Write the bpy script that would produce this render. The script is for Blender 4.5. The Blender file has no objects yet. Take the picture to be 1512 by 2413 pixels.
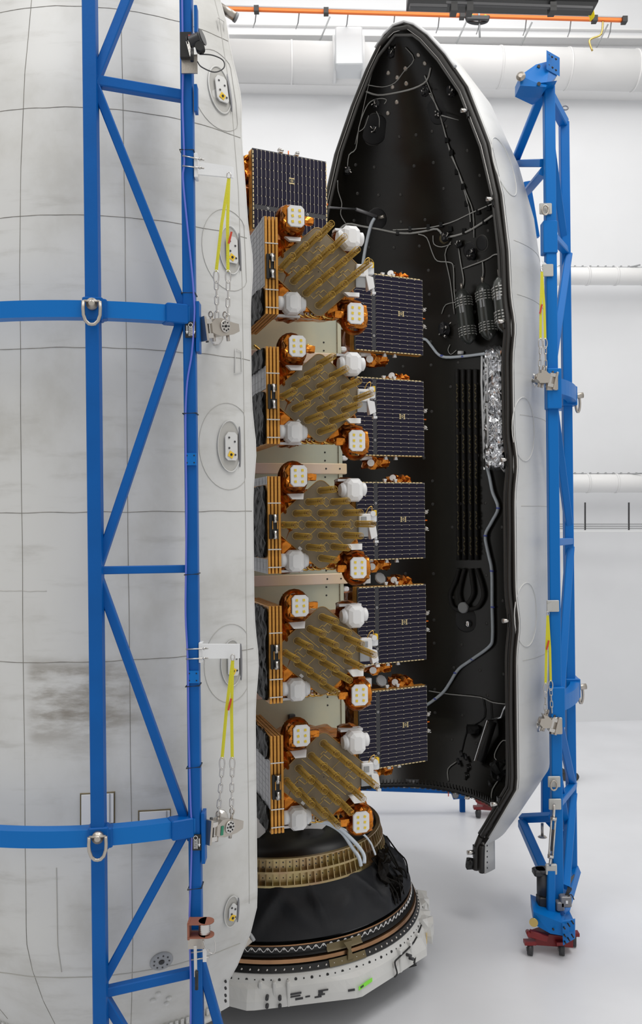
import bpy, math, random
from mathutils import Vector, Matrix, noise
C = bpy.context.scene.collection
V = Vector
PI = math.pi
random.seed(7)

# ------------------------------------------------------------------ camera, world, lights, exposure
F, CX, CY, CAMZ, ROLL = 2050.0, 756.0, 1220.0, 6.65, math.radians(0.62)
cam_d = bpy.data.cameras.new('camera'); cam = bpy.data.objects.new('camera', cam_d); C.objects.link(cam)
cam_d.sensor_fit = 'VERTICAL'; cam_d.sensor_height = 36.0; cam_d.lens = 36.0 * F / 2413.0
cam_d.shift_y = (CY - 1206.5) / 2413.0
cam_d.clip_start = 0.1; cam_d.clip_end = 200
cam.matrix_world = Matrix.Translation((0, 0, CAMZ)) @ Matrix.Rotation(ROLL, 4, 'Y') @ Matrix.Rotation(PI/2, 4, 'X')
bpy.context.scene.camera = cam

w = bpy.data.worlds.new('hall_light'); bpy.context.scene.world = w; w.use_nodes = True
w.node_tree.nodes['Background'].inputs[0].default_value = (1.0, 0.985, 0.96, 1)
w.node_tree.nodes['Background'].inputs[1].default_value = 0.62
def area(name, loc, size, power, target, col=(1, .985, .96), sy=None):
    l = bpy.data.lights.new(name, 'AREA'); l.energy = power; l.size = size; l.color = col
    if sy: l.shape = 'RECTANGLE'; l.size_y = sy
    o = bpy.data.objects.new(name, l); C.objects.link(o); o.location = loc
    o.rotation_euler = (V(target) - V(loc)).to_track_quat('-Z', 'Y').to_euler(); return o
area('high_bay_light', (-7, 3, 21), 5, 700, (-2, 10, 5), sy=9)
area('high_bay_light', (6, 5, 23), 5, 1150, (1, 13, 3), sy=9)
area('high_bay_light', (2, 21, 24), 14, 750, (2, 26, 6), sy=5)
area('high_bay_light', (12, 16, 23), 6, 700, (5, 18, 3), sy=6)
vs = bpy.context.scene.view_settings
vs.view_transform = 'Standard'; vs.look = 'None'; vs.exposure = 0.0; vs.gamma = 1.0; vs.use_curve_mapping = False

# ------------------------------------------------------------------ helpers
def P(px, py, D):                       # photo pixel at depth D -> world point
    u, v = px - CX, CY - py; c, s = math.cos(ROLL), math.sin(ROLL)
    return V(((u*c + v*s)/F*D, D, CAMZ + (-u*s + v*c)/F*D))
WL = {}                                 # world location of each object's origin at build time
def tag(o, label=None, cat=None, group=None, kind=None):
    if label: o['label'] = label
    if cat: o['category'] = cat
    if group: o['group'] = group
    if kind: o['kind'] = kind
    return o
def empty(name, loc, label=None, cat=None, group=None, parent=None):
    o = bpy.data.objects.new(name, None); C.objects.link(o); o.empty_display_size = .1
    WL[o] = V(loc)
    if parent: o.parent = parent; o.location = V(loc) - WL[parent]
    else: o.location = loc
    return tag(o, label, cat, group)
def basis(z, up=(0, 0, 1)):
    z = V(z).normalized(); up = V(up)
    if abs(z.dot(up.normalized())) > .995: up = V((0, 1, 0))
    x = up.cross(z).normalized(); y = z.cross(x); return x, y, z
def frame(o, xd, zd=(0, 0, 1)):         # matrix with local x along xd, local z as near zd as can be
    x = V(xd).normalized(); z = V(zd); z = (z - x*z.dot(x)).normalized(); y = z.cross(x)
    return Matrix(((x.x, y.x, z.x, o[0]), (x.y, y.y, z.y, o[1]), (x.z, y.z, z.z, o[2]), (0, 0, 0, 1)))
class MB:
    def __init__(s, M=None): s.v = []; s.f = []; s.mi = []; s.sm = []; s.M = M; s.cur = 0
    def pt(s, p):
        p = V(p)
        s.v.append(s.M @ p if s.M is not None else p); return len(s.v) - 1
    def face(s, idx, smooth=False): s.f.append(tuple(idx)); s.mi.append(s.cur); s.sm.append(smooth)
    def box(s, c, d, rz=0, R=None):
        c = V(c); h = V(d) / 2
        if R is None: R = Matrix.Rotation(rz, 3, 'Z')
        i = [s.pt(c + R @ V((x*h.x, y*h.y, z*h.z))) for x, y, z in
             ((-1,-1,-1),(1,-1,-1),(1,1,-1),(-1,1,-1),(-1,-1,1),(1,-1,1),(1,1,1),(-1,1,1))]
        for q in ((0,3,2,1),(4,5,6,7),(0,1,5,4),(1,2,6,5),(2,3,7,6),(3,0,4,7)): s.face([i[k] for k in q])
        return s
    def cbox(s, c, d, b=.01, rz=0):     # box with chamfered vertical and horizontal edges
        hx, hy, hz = d[0]/2, d[1]/2, d[2]/2; R = Matrix.Rotation(rz, 3, 'Z'); c = V(c)
        rings = []
        for z, k in ((-hz, b), (-hz + b, 0), (hz - b, 0), (hz, b)):
            x, y = hx - k, hy - k; e = b
            pts = [(-x+e,-y),(x-e,-y),(x,-y+e),(x,y-e),(x-e,y),(-x+e,y),(-x,y-e),(-x,-y+e)]
            rings.append([s.pt(c + R @ V((p[0], p[1], z))) for p in pts])
        s.face(rings[0][::-1]); s.face(rings[-1])
        for a, bb in zip(rings, rings[1:]):
            for k in range(8): s.face((a[k], a[(k+1) % 8], bb[(k+1) % 8], bb[k]))
        return s
    def beam(s, p0, p1, w_, h_, up=(0, 0, 1), b=.12):   # rectangular section beam, w_ across, h_ along up
        p0, p1 = V(p0), V(p1); x, y, z = basis(p1 - p0, up); e = min(w_, h_)*b; r = []
        a, c = w_/2, h_/2
        pts = [(-a+e,-c),(a-e,-c),(a,-c+e),(a,c-e),(a-e,c),(-a+e,c),(-a,c-e),(-a,-c+e)]
        for p in (p0, p1): r.append([s.pt(p + x*q[0] + y*q[1]) for q in pts])
        s.face(r[0][::-1]); s.face(r[1])
        for k in range(8): s.face((r[0][k], r[0][(k+1) % 8], r[1][(k+1) % 8], r[1][k]))
        return s
    def cyl(s, p0, p1, r0, r1=None, n=12, smooth=True, caps=True):
        r1 = r0 if r1 is None else r1; p0, p1 = V(p0), V(p1); x, y, z = basis(p1 - p0); R = []
        for p, r in ((p0, r0), (p1, r1)):
            R.append([s.pt(p + x*r*math.cos(2*PI*k/n) + y*r*math.sin(2*PI*k/n)) for k in range(n)])
        for k in range(n): s.face((R[0][k], R[0][(k+1) % n], R[1][(k+1) % n], R[1][k]), smooth)
        if caps: s.face(R[0][::-1]); s.face(R[1])
        return s
    def turn(s, o, axis, prof, n=16, smooth=True, xd=None):     # lathe about axis through o, prof = [(r, h)]
        x, y, z = basis(axis, xd or (0, 0, 1)); o = V(o); prev = None
        for r, h in prof:
            ring = [s.pt(o + z*h + x*r*math.cos(2*PI*k/n) + y*r*math.sin(2*PI*k/n)) for k in range(n)]
            if prev:
                for k in range(n): s.face((prev[k], prev[(k+1) % n], ring[(k+1) % n], ring[k]), smooth)
            else: s.face(ring[::-1])
            prev = ring
        s.face(prev); return s
    def tube(s, pts, r, n=6, closed=False, smooth=True, flat=1.0, up=(0, 0, 1)):
        pts = [V(p) for p in pts]; m = len(pts); rings = []; px = None
        for i, p in enumerate(pts):
            if closed: t = pts[(i+1) % m] - pts[i-1]
            else: t = pts[min(i+1, m-1)] - pts[max(i-1, 0)]
            if t.length < 1e-9: t = V((0, 0, 1))
            t.normalize()
            if px is None: x, y, _ = basis(t, up)
            else:
                x = px - t*px.dot(t)
                x = x.normalized() if x.length > 1e-6 else basis(t, up)[0]
                y = t.cross(x)
            px = x
            rr = r[i] if isinstance(r, (list, tuple)) else r
            rings.append([s.pt(p + x*rr*math.cos(2*PI*k/n) + y*rr*flat*math.sin(2*PI*k/n)) for k in range(n)])
        for a, b in zip(rings, rings[1:] + ([rings[0]] if closed else [])):
            for k in range(n): s.face((a[k], a[(k+1) % n], b[(k+1) % n], b[k]), smooth)
        if not closed: s.face(rings[0][::-1]); s.face(rings[-1])
        return s
    def prism(s, poly, off):            # extrude polygon by vector
        a = [s.pt(p) for p in poly]; b = [s.pt(V(p) + V(off)) for p in poly]; n = len(a)
        s.face(a[::-1]); s.face(b)
        for k in range(n): s.face((a[k], a[(k+1) % n], b[(k+1) % n], b[k]))
        return s
    def arc(s, cx, cy, prof, a0, a1, n, smooth=True, closed=False, caps=True):  # sweep an (r,z) polygon/line about a vertical axis
        rows = []
        for k in range(n + 1):
            a = a0 + (a1 - a0)*k/n
            rows.append([s.pt((cx + r*math.sin(a), cy - r*math.cos(a), z)) for r, z in prof])
        m = len(prof)
        for A, B in zip(rows, rows[1:]):
            for j in range(m if closed else m - 1):
                s.face((A[j], B[j], B[(j+1) % m], A[(j+1) % m]), smooth)
        if closed and caps and abs(a1 - a0) < 2*PI - .001: s.face(rows[0]); s.face(rows[-1][::-1])
        return s
    def crumple(s, c, d, n=(5, 5, 5), amp=.03, seed=1, rz=0, taper=0):
        c = V(c); R = Matrix.Rotation(rz, 3, 'Z'); idx = {}; rnd = random.Random(seed)
        def g(i, j, k):
            if (i, j, k) not in idx:
                p = V(((i/n[0]-.5)*d[0], (j/n[1]-.5)*d[1], (k/n[2]-.5)*d[2]))
                q = V((abs(p.x/d[0])*2, abs(p.y/d[1])*2, abs(p.z/d[2])*2))
                if sum(1 for e in q if e > .99) >= 2: p *= .93
                if sum(1 for e in q if e > .99) >= 3: p *= .93
                p += V((rnd.uniform(-1, 1), rnd.uniform(-1, 1), rnd.uniform(-1, 1)))*amp
                idx[(i, j, k)] = s.pt(c + R @ p)
            return idx[(i, j, k)]
        def tri(a, b, c_, d_):
            if rnd.random() < .5: s.face((a, b, c_)); s.face((a, c_, d_))
            else: s.face((a, b, d_)); s.face((b, c_, d_))
        X, Y, Z = n
        for i in range(X):
            for j in range(Y):
                tri(g(i,j,0), g(i,j+1,0), g(i+1,j+1,0), g(i+1,j,0)); tri(g(i,j,Z), g(i+1,j,Z), g(i+1,j+1,Z), g(i,j+1,Z))
        for i in range(X):
            for k in range(Z):
                tri(g(i,0,k), g(i+1,0,k), g(i+1,0,k+1), g(i,0,k+1)); tri(g(i,Y,k), g(i,Y,k+1), g(i+1,Y,k+1), g(i+1,Y,k))
        for j in range(Y):
            for k in range(Z):
                tri(g(0,j,k), g(0,j,k+1), g(0,j+1,k+1), g(0,j+1,k)); tri(g(X,j,k), g(X,j+1,k), g(X,j+1,k+1), g(X,j,k+1))
        return s
    def build(s, name, mats, parent=None, label=None, cat=None, group=None, kind=None):
        if not isinstance(mats, (list, tuple)): mats = [mats]
        me = bpy.data.meshes.new(name)
        lo = V((min(p.x for p in s.v), min(p.y for p in s.v), min(p.z for p in s.v)))
        hi = V((max(p.x for p in s.v), max(p.y for p in s.v), max(p.z for p in s.v)))
        c = (lo + hi)/2
        if parent is None: c.z = lo.z
        me.from_pydata([p - c for p in s.v], [], s.f)
        for m in mats: me.materials.append(m)
        me.polygons.foreach_set('material_index', s.mi); me.polygons.foreach_set('use_smooth', s.sm)
        me.update()
        o = bpy.data.objects.new(name, me); C.objects.link(o); WL[o] = c
        if parent: o.parent = parent; o.location = c - WL[parent]
        else: o.location = c
        return tag(o, label, cat, group, kind)
def copy_tree(o, parent=None):
    c = o.copy(); C.objects.link(c)
    if parent: c.parent = parent
    for ch in [x for x in KIDS if x.parent == o]: copy_tree(ch, c)
    return c
def smooth_path(pts, k=4):              # Catmull-Rom
    pts = [V(p) for p in pts]; out = []
    for i in range(len(pts)-1):
        a = pts[max(i-1, 0)]; b = pts[i]; c = pts[i+1]; d = pts[min(i+2, len(pts)-1)]
        for j in range(k):
            t = j/k
            out.append(.5*((2*b) + (c-a)*t + (2*a-5*b+4*c-d)*t*t + (3*b-a-3*c+d)*t**3))
    return out + [pts[-1]]

# ------------------------------------------------------------------ materials
M = {}
def mat(key, col, rough=.5, metal=0, bump=0, bscale=20, var=0, vscale=3, alpha=1, coat=0, spec=.5, detail=4, col2=None, stretch=None):
    m = bpy.data.materials.new(key); m.use_nodes = True; nt = m.node_tree; b = nt.nodes['Principled BSDF']
    b.inputs['Base Color'].default_value = (*col, 1); b.inputs['Roughness'].default_value = rough
    b.inputs['Metallic'].default_value = metal; b.inputs['Alpha'].default_value = alpha
    b.inputs['Coat Weight'].default_value = coat; b.inputs['Specular IOR Level'].default_value = spec
    if bump or var:
        tc = nt.nodes.new('ShaderNodeTexCoord'); src = tc.outputs['Object']
        if stretch:
            mp = nt.nodes.new('ShaderNodeMapping'); mp.inputs['Scale'].default_value = stretch
            nt.links.new(src, mp.inputs['Vector']); src = mp.outputs['Vector']
    if bump:
        n = nt.nodes.new('ShaderNodeTexNoise'); n.inputs['Scale'].default_value = bscale; n.inputs['Detail'].default_value = detail
        bp = nt.nodes.new('ShaderNodeBump'); bp.inputs['Strength'].default_value = bump; bp.inputs['Distance'].default_value = .02
        nt.links.new(src, n.inputs['Vector']); nt.links.new(n.outputs['Fac'], bp.inputs['Height']); nt.links.new(bp.outputs['Normal'], b.inputs['Normal'])
    if var:
        n = nt.nodes.new('ShaderNodeTexNoise'); n.inputs['Scale'].default_value = vscale; n.inputs['Detail'].default_value = 5
        r = nt.nodes.new('ShaderNodeValToRGB'); c2 = col2 or tuple(c*(1-var) for c in col)
        r.color_ramp.elements[0].position = .35; r.color_ramp.elements[1].position = .65
        r.color_ramp.elements[0].color = (*c2, 1); r.color_ramp.elements[1].color = (*col, 1)
        nt.links.new(src, n.inputs['Vector']); nt.links.new(n.outputs['Fac'], r.inputs['Fac']); nt.links.new(r.outputs['Color'], b.inputs['Base Color'])
    M[key] = m; return m
mat('blue', (.0, .102, .39), .42, 0, .05, 30, .10, 2, spec=.22)
mat('blue_light', (.0, .15, .50), .4, spec=.25)
mat('white', (.80, .80, .80), .45); mat('white_metal', (.74, .75, .76), .35, 0, .05, 40)
mat('wall', (.77, .78, .80), .7, 0, 0, 1, .03, .6); mat('duct', (.79, .79, .79), .45); mat('duct_box', (.66, .68, .70), .5)
mat('floor', (.78, .79, .82), .32, 0, .02, 3, .07, .5)
mat('black', (.008, .008, .008), .45); mat('black_soft', (.012, .011, .010), .7, 0, .3, 25)
mat('dark_grey', (.035, .035, .038), .45); mat('grey', (.22, .22, .23), .4, .3); mat('mid_grey', (.33, .34, .35), .5)
mat('liner', (.010, .009, .007), .27, 0, .03, 60, .35, 1.2, spec=.42)
mat('liner_disc', (.008, .008, .009), .5)
mat('liner_ring', (.05, .048, .045), .4)
mat('seal', (.022, .02, .018), .42, 0, .1, 12)
mat('steel', (.62, .60, .57), .28, 1, .1, 60); mat('nickel', (.50, .46, .41), .38, .9, .1, 80)
mat('chrome', (.8, .8, .8), .12, 1)
mat('kapton', (.80, .27, .035), .24, .9, .5, 14, .55, 7)
mat('kapton_dark', (.42, .13, .02), .28, .85, .5, 16, .7, 6)
mat('gold_foil', (.85, .55, .15), .25, .9, .5, 16)
mat('silver_foil', (.93, .94, .96), .13, .9, .35, 7)
mat('black_foil_and_reflection', (.006, .005, .004), .42, .0, .9, 13, spec=.14)  # black wrap; also paints the dark reflections on the panel sides
mat('black_fabric', (.012, .013, .016), .6, 0, .8, 2.6, 0, 1, spec=.35)
mat('panel_edge', (.75, .36, .07), .4, .5, .1, 40, .25, 14)
mat('reflection_white', (.88, .88, .91), .4, .0, .1, 30)  # pale colour painted where the glossy panel sides reflect the hall
mat('plate_steel', (.50, .50, .48), .4, .3, .05, 40)
mat('face_line', (.74, .74, .78), .4); mat('olive', (.15, .115, .055), .4, .3)
mat('plate', (.235, .185, .115), .45, .1, .05, 30, .12, 4); mat('plate_rim', (.42, .27, .10), .4, .3)
mat('track', (.90, .66, .22), .4, .2); mat('coil', (.50, .31, .05), .35, .4); mat('coil_core', (.16, .075, .01), .5)
mat('film', (.55, .34, .06), .3, .0, alpha=.22)
mat('yellow', (.85, .68, .0), .6); mat('label_yellow', (.85, .55, .03), .5)
mat('patch_yellow', (.85, .62, .05), .5)
mat('cell', (.007, .005, .022), .3, .0, spec=.25); mat('cell_line', (.55, .50, .42), .45, .4)
mat('board', (.055, .055, .062), .5, .0, spec=.3); mat('cream', (.85, .68, .36), .5)
mat('strap', (.62, .58, .02), .6, 0, .2, 80); mat('red', (.55, .05, .02), .5); mat('dark_red', (.20, .008, .01), .4)
mat('orange', (.85, .17, .01), .5); mat('rust', (.30, .11, .065), .5, .2)
mat('green', (.25, .85, .05), .5); mat('teal', (.02, .22, .12), .5)
mat('dispenser', (.60, .58, .42), .42, .35, .05, 10, .15, 1.2, col2=(.46, .49, .40))
mat('dispenser_beam', (.82, .64, .40), .4, .35, .03, 10, .2, 1.2, col2=(.72, .58, .52))
mat('iridite', (.46, .38, .18), .32, .85, .05, 20, .3, 3, col2=(.40, .27, .16))
mat('copper', (.45, .25, .13), .3, .9, 0, 1, .3, 2)
mat('hose', (.60, .66, .72), .4, 0, .1, 40); mat('cable_grey', (.42, .42, .40), .45); mat('cable_dark', (.02, .02, .022), .5)
mat('cable_blue', (.12, .16, .60), .4); mat('brass', (.55, .40, .14), .3, .9)
mat('composite', (.012, .012, .012), .3, 0, 0, 1, .2, 3, spec=.3)
mat('bottle', (.05, .055, .05), .25, 0, 0, 1, .2, 3, coat=.5)
mat('glass_white', (.85, .86, .86), .3)
mat('hose_mark', (.11, .09, .045), .5)
mat('seam', (.30, .285, .25), .8, 0, 0, 1, .55, 2.5); mat('seam_light', (.47, .46, .43), .8)
def fairing_mat(name, dirt, stain):
    m = mat(name, (.66, .66, .645), .42, 0, 0); nt = m.node_tree; b = nt.nodes['Principled BSDF']
    tc = nt.nodes.new('ShaderNodeNewGeometry'); pos = tc.outputs['Position']
    def noise_(scale, stretch, detail=6):
        mp = nt.nodes.new('ShaderNodeMapping'); mp.inputs['Scale'].default_value = stretch; nt.links.new(pos, mp.inputs['Vector'])
        n = nt.nodes.new('ShaderNodeTexNoise'); n.inputs['Scale'].default_value = scale; n.inputs['Detail'].default_value = detail
        n.inputs['Roughness'].default_value = .6
        nt.links.new(mp.outputs['Vector'], n.inputs['Vector']); return n.outputs['Fac']
    def ramp(f, a, b_):
        r = nt.nodes.new('ShaderNodeMapRange'); r.inputs[1].default_value = a; r.inputs[2].default_value = b_
        r.interpolation_type = 'SMOOTHSTEP'; nt.links.new(f, r.inputs[0]); return r.outputs[0]
    def mul(a, c):
        n = nt.nodes.new('ShaderNodeMath'); n.operation = 'MULTIPLY'
        nt.links.new(a, n.inputs[0])
        if isinstance(c, float): n.inputs[1].default_value = c
        else: nt.links.new(c, n.inputs[1])
        return n.outputs[0]
    def mix(f, a, c):
        n = nt.nodes.new('ShaderNodeMixRGB'); nt.links.new(f, n.inputs[0])
        if isinstance(a, tuple): n.inputs[1].default_value = (*a, 1)
        else: nt.links.new(a, n.inputs[1])
        n.inputs[2].default_value = (*c, 1); return n.outputs[0]
    c = mix(mul(ramp(noise_(.9, (1, 1, .8)), .42, .72), dirt), (.66, .66, .645), (.50, .49, .455))
    c = mix(mul(ramp(noise_(2.2, (.6, .6, 3.0)), .52, .8), dirt*.8), c, (.44, .43, .40))
    if stain:
        sep = nt.nodes.new('ShaderNodeSeparateXYZ'); nt.links.new(pos, sep.inputs[0])
        z = sep.outputs['Z']; x = sep.outputs['X']
        mask = mul(mul(ramp(z, 4.2, 4.75), ramp(z, 5.35, 5.1)), mul(ramp(x, -1.6, -2.2), ramp(x, -3.0, -2.85)))
        c = mix(mul(mask, mul(ramp(noise_(1.5, (1.0, 1.0, 3.5)), .36, .66), .85)), c, (.21, .18, .14))
    nt.links.new(c, b.inputs['Base Color']); return m
fairing_mat('fairing_dirty', .75, True); fairing_mat('fairing_clean', .3, False)

# ------------------------------------------------------------------ fairing geometry functions
LX, LY, LA = -2.60, 11.21, math.radians(46.6)       # left half: axis, azimuth of its near rim (0 = towards camera)
RX, RY, RA = 1.42, 15.36, math.radians(39.6)        # right half
PROF_R = [(.85, 1.78), (1.36, 1.80), (1.7, 2.03), (2.1, 2.28), (2.42, 2.48), (2.6, 2.5), (7, 2.5), (9.0, 2.49), (9.75, 2.48), (10.75, 2.44), (11.65, 2.33),
          (12.53, 2.10), (13.58, 1.67), (14.3, 1.20), (14.8, .80), (15.12, .47), (15.27, .24), (15.33, .0)]
PROF_L = [(1.05, 1.86), (1.2, 1.90), (1.68, 2.22), (2.1, 2.44), (2.42, 2.55), (2.6, 2.56), (7, 2.56), (9.2, 2.55), (10.2, 2.50), (11.2, 2.40), (12.2, 2.20), (13.2, 1.85), (13.6, 1.68)]
def rad(prof, z):
    if z <= prof[0][0]: return prof[0][1]
    for (a, ra), (b, rb) in zip(prof, prof[1:]):
        if z <= b: return ra + (rb - ra)*(z - a)/(b - a)
    return prof[-1][1]
def cylp(cx, cy, r, a, z): return V((cx + r*math.sin(a), cy - r*math.cos(a), z))
def hitL(px, py, off=0.0):              # photo pixel -> point on the outside of the left half
    D = 7.5
    while D < 12:
        p = P(px, py, D); 
        if math.hypot(p.x - LX, p.y - LY) < rad(PROF_L, p.z) + off: return p
        D += .004
    return P(px, py, 9.6)
def nL(p):
    q = V((p.x - LX, p.y - LY, 0)).normalized(); q.z = -(rad(PROF_L, p.z+.1) - rad(PROF_L, p.z-.1))/.2; return q.normalized()
def hitR(px, py, off=0.0):              # photo pixel -> point on the lining of the right half
    D = 13.3; mx, my = math.cos(RA), math.sin(RA)
    while D < 18.6:
        p = P(px, py, D)
        if (p.x-RX)*mx + (p.y-RY)*my > .02 and math.hypot(p.x - RX, p.y - RY) > rad(PROF_R, p.z) - .06 - off: return p
        D += .01
    return P(px, py, 15.5)
def nR(p):
    q = V((RX - p.x, RY - p.y, 0)).normalized(); q.z = (rad(PROF_R, p.z+.1) - rad(PROF_R, p.z-.1))/.2; return q.normalized()
def zs_of(prof, step=.22):
    out = []
    for (a, _), (b, _) in zip(prof, prof[1:]):
        k = max(1, int((b - a)/step))
        out += [a + (b-a)*i/k for i in range(k)]
    return out + [prof[-1][0]]
def bulge(z, zs, amt, wd=.32): return sum(amt*math.exp(-((z - q)/wd)**2) for q in zs)

# ------------------------------------------------------------------ room
def wallD(px): return 27.4 + .0008*(px - 560)
b = MB(); b.box((0, 22, -.1), (60, 60, .2)); b.build('floor', M['floor'], kind='structure')
b = MB(); wl = P(-1500, 1220, wallD(-1500)); wr = P(2600, 1220, wallD(2600))
b.prism([(wl.x, wl.y, 0), (wr.x, wr.y, 0), (wr.x, wr.y+.3, 0), (wl.x, wl.y+.3, 0)], (0, 0, 32)); b.build('wall_back', M['wall'], kind='structure')
def wseam(y, n, x0=540, x1=1600):
    b = MB(); b.beam(P(x0, y, wallD(x0)-.01), P(x1, y, wallD(x1)-.01), .03, .02); b.build('trim_%d' % n, M['duct'], kind='structure')
wseam(483, 1); wseam(906, 2)
b = MB(); b.beam(P(540, 207, wallD(540)-.35), P(1600, 226, wallD(1600)-.35), .7, .08); b.build('trim_3', M['duct'], kind='structure')
b = MB(); b.beam(P(540, 88, wallD(540)-.25), P(1600, 98, wallD(1600)-.25), .5, .1); b.beam(P(540, 60, wallD(540)-.1), P(1600, 74, wallD(1600)-.1), .2, .05); b.build('trim_4', M['duct'], kind='structure')
def duct(x0, y0, x1, y1, r, label, hang, hy):
    t = empty('air_duct', P((x0+x1)/2, (y0+y1)/2, wallD(900)-1), label, 'duct')
    a, c = P(x0, y0, wallD(x0)-.9), P(x1, y1, wallD(x1)-.9)
    m = MB(); m.cyl(a, c, r, n=28)
    k = 7
    for i in range(1, k):
        q = a.lerp(c, i/k); m.cyl(q - (c-a).normalized()*.03, q + (c-a).normalized()*.03, r+.02, n=28)
    m.build('duct_pipe', M['duct'], t)
    m = MB(); m.beam(a + V((0, 0, r+.01)), c + V((0, 0, r+.01)), .05, .03)
    n = 26
    for i in range(n): q = a.lerp(c, (i+.5)/n) + V((0, -.05, r+.02)); m.box(q, (.05, .04, .06))
    m.build('rivet_strip', M['mid_grey'], t)
    for hx in hang:
        f = (hx - x0)/(x1 - x0); q = a.lerp(c, f)
        m = MB(); m.cyl(q + V((0, 0, r)), q + V((.35, -.2, hy)), .025, n=6); m.build('hanger_rod', M['mid_grey'], t)
    return t
duct(520, 143, 1650, 170, .60, 'wide white round air duct high on the back wall, interrupted by a white box', (745, 1062, 1215, 1395), 1.3)
duct(1180, 650, 1650, 652, .27, 'slim white duct on the wall right of the blue frame, level with the gas bottles', (1475,), .3)
duct(1180, 1139, 1650, 1139, .29, 'slim white duct on the wall right of the right blue frame, just above cable tray', (1478,), .3)
t = empty('duct_box', P(820, 138, 26.3), 'white rectangular box fitted around the high wall duct', 'duct box')
m = MB(); m.cbox(P(820, 138, 26.4), (.80, 1.5, 1.12), .03); m.build('housing', M['duct_box'], t)
for sx in (-1, 1):
    m = MB(); q = P(820 + sx*33, 140, 26.4); m.cyl(q - V((.05, 0, 0)), q + V((.05, 0, 0)), .66, n=28); m.build('collar', M['white_metal'], t)
t = empty('cable_tray', P(1420, 1243, 26.8), 'grey cable tray with thin pipes on wall, right of the right blue frame', 'cable tray')
m = MB()
for y in (1235, 1240, 1245): m.cyl(P(1250, y, 26.7), P(1700, y, 26.7), .018, n=6)
m.build('pipe', M['mid_grey'], t); m = MB(); m.beam(P(1250, 1252, 26.7), P(1700, 1252, 26.7), .2, .06); m.build('tray', M['white_metal'], t)
for x in (1378, 1481, 1584):
    m = MB(); m.beam(P(x, 1184, 26.7), P(x, 1249, 26.7), .04, .05, up=(0, 1, 0)); m.build('hanger_rod', M['dark_grey'], t)
# crane rail and crane
t = empty('crane_rail', P(1000, 35, 25), 'orange crane power rail running along the top of the back wall', 'crane rail')
m = MB(); m.beam(P(500, 20, 25), P(1472, 48, 25), .1, .09); m.build('conductor_bar', M['orange'], t)
m = MB(); m.beam(P(500, 14, 25.05), P(1472, 42, 25.05), .08, .04); m.build('rail_cap', M['mid_grey'], t)
for x in (604, 768, 1088, 1400, 1470):
    m = MB(); y = 20 + (x-500)*.0288; m.box(P(x, y, 24.95), (.14, .2, .16)); m.build('rail_clamp', M['black'], t)
for x in (604, 705, 820, 930, 1035, 1130, 1240, 1345, 1440):
    m = MB(); y = 20 + (x-500)*.0288; m.cyl(P(x, y, 25.1), P(x-3, y+28, 25.3), .018, n=6); m.cyl(P(x-3, y+28, 25.3), P(x-8, y+42, 26.9), .018, n=6); m.build('support_bracket', M['mid_grey'], t)
t = empty('crane_trolley', P(1180, 15, 22), 'black overhead crane girder at the top right above the orange rail', 'crane')
m = MB(); m.beam(P(960, -6, 22), P(1400, 6, 22), .7, .34); m.build('girder', M['black'], t)
m = MB(); m.beam(P(965, 17, 21.7), P(1052, 19, 21.7), .2, .09); m.beam(P(1050, 8, 21.7), P(1395, 20, 21.7), .1, .08)
m.build('lower_rail', M['dark_grey'], t)
for x in (1068, 1105, 1300): 
    m = MB(); m.box(P(x, 22, 21.8), (.16, .3, .22)); m.build('bracket', M['black'], t)
t = empty('crane_collector', P(1125, 45, 24.85), 'black current collector shoe with green lights clipped to the orange rail', 'collector')
m = MB(); m.tube(smooth_path([P(1098, 36, 24.92), P(1103, 50, 24.92), P(1125, 55, 24.92), P(1146, 50, 24.92), P(1150, 38, 24.92)]), .05); m.beam(P(1100, 42, 24.8), P(1150, 43, 24.8), .1, .12); m.build('collector_body', M['dark_grey'], t)
m = MB(); m.cyl(P(1128, 30, 24.92), P(1130, 88, 24.9), .03, n=6); m.build('arm', M['mid_grey'], t)
for x in (1112, 1143):
    m = MB(); m.turn(P(x, 38, 24.85), (0, -1, 0), [(.04, 0), (.03, .03)], 8); m.build('indicator', M['green'], t)
m = MB()
for i, dx in enumerate((-12, -5, 0, 6, 11)):
    m.tube(smooth_path([P(1392+dx, -5, 22.3), P(1386+dx, 20, 22.2), P(1394+dx*.4, 38, 22.3), P(1390, 48, 22.4)]), .022)
m.build('cable_bundle', M['yellow'], None, 'bundle of yellow cables hanging from the crane at top right', 'cable')
m = MB(); m.tube(smooth_path([P(1420, 46, 25), P(1416, 80, 25), P(1395, 90, 25), P(1388, 98, 25), P(1395, 120, 25)]), .03)
m.build('hanging_cable', M['brass'], None, 'brown cable with a loose end dangling below the orange rail', 'cable')

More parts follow.
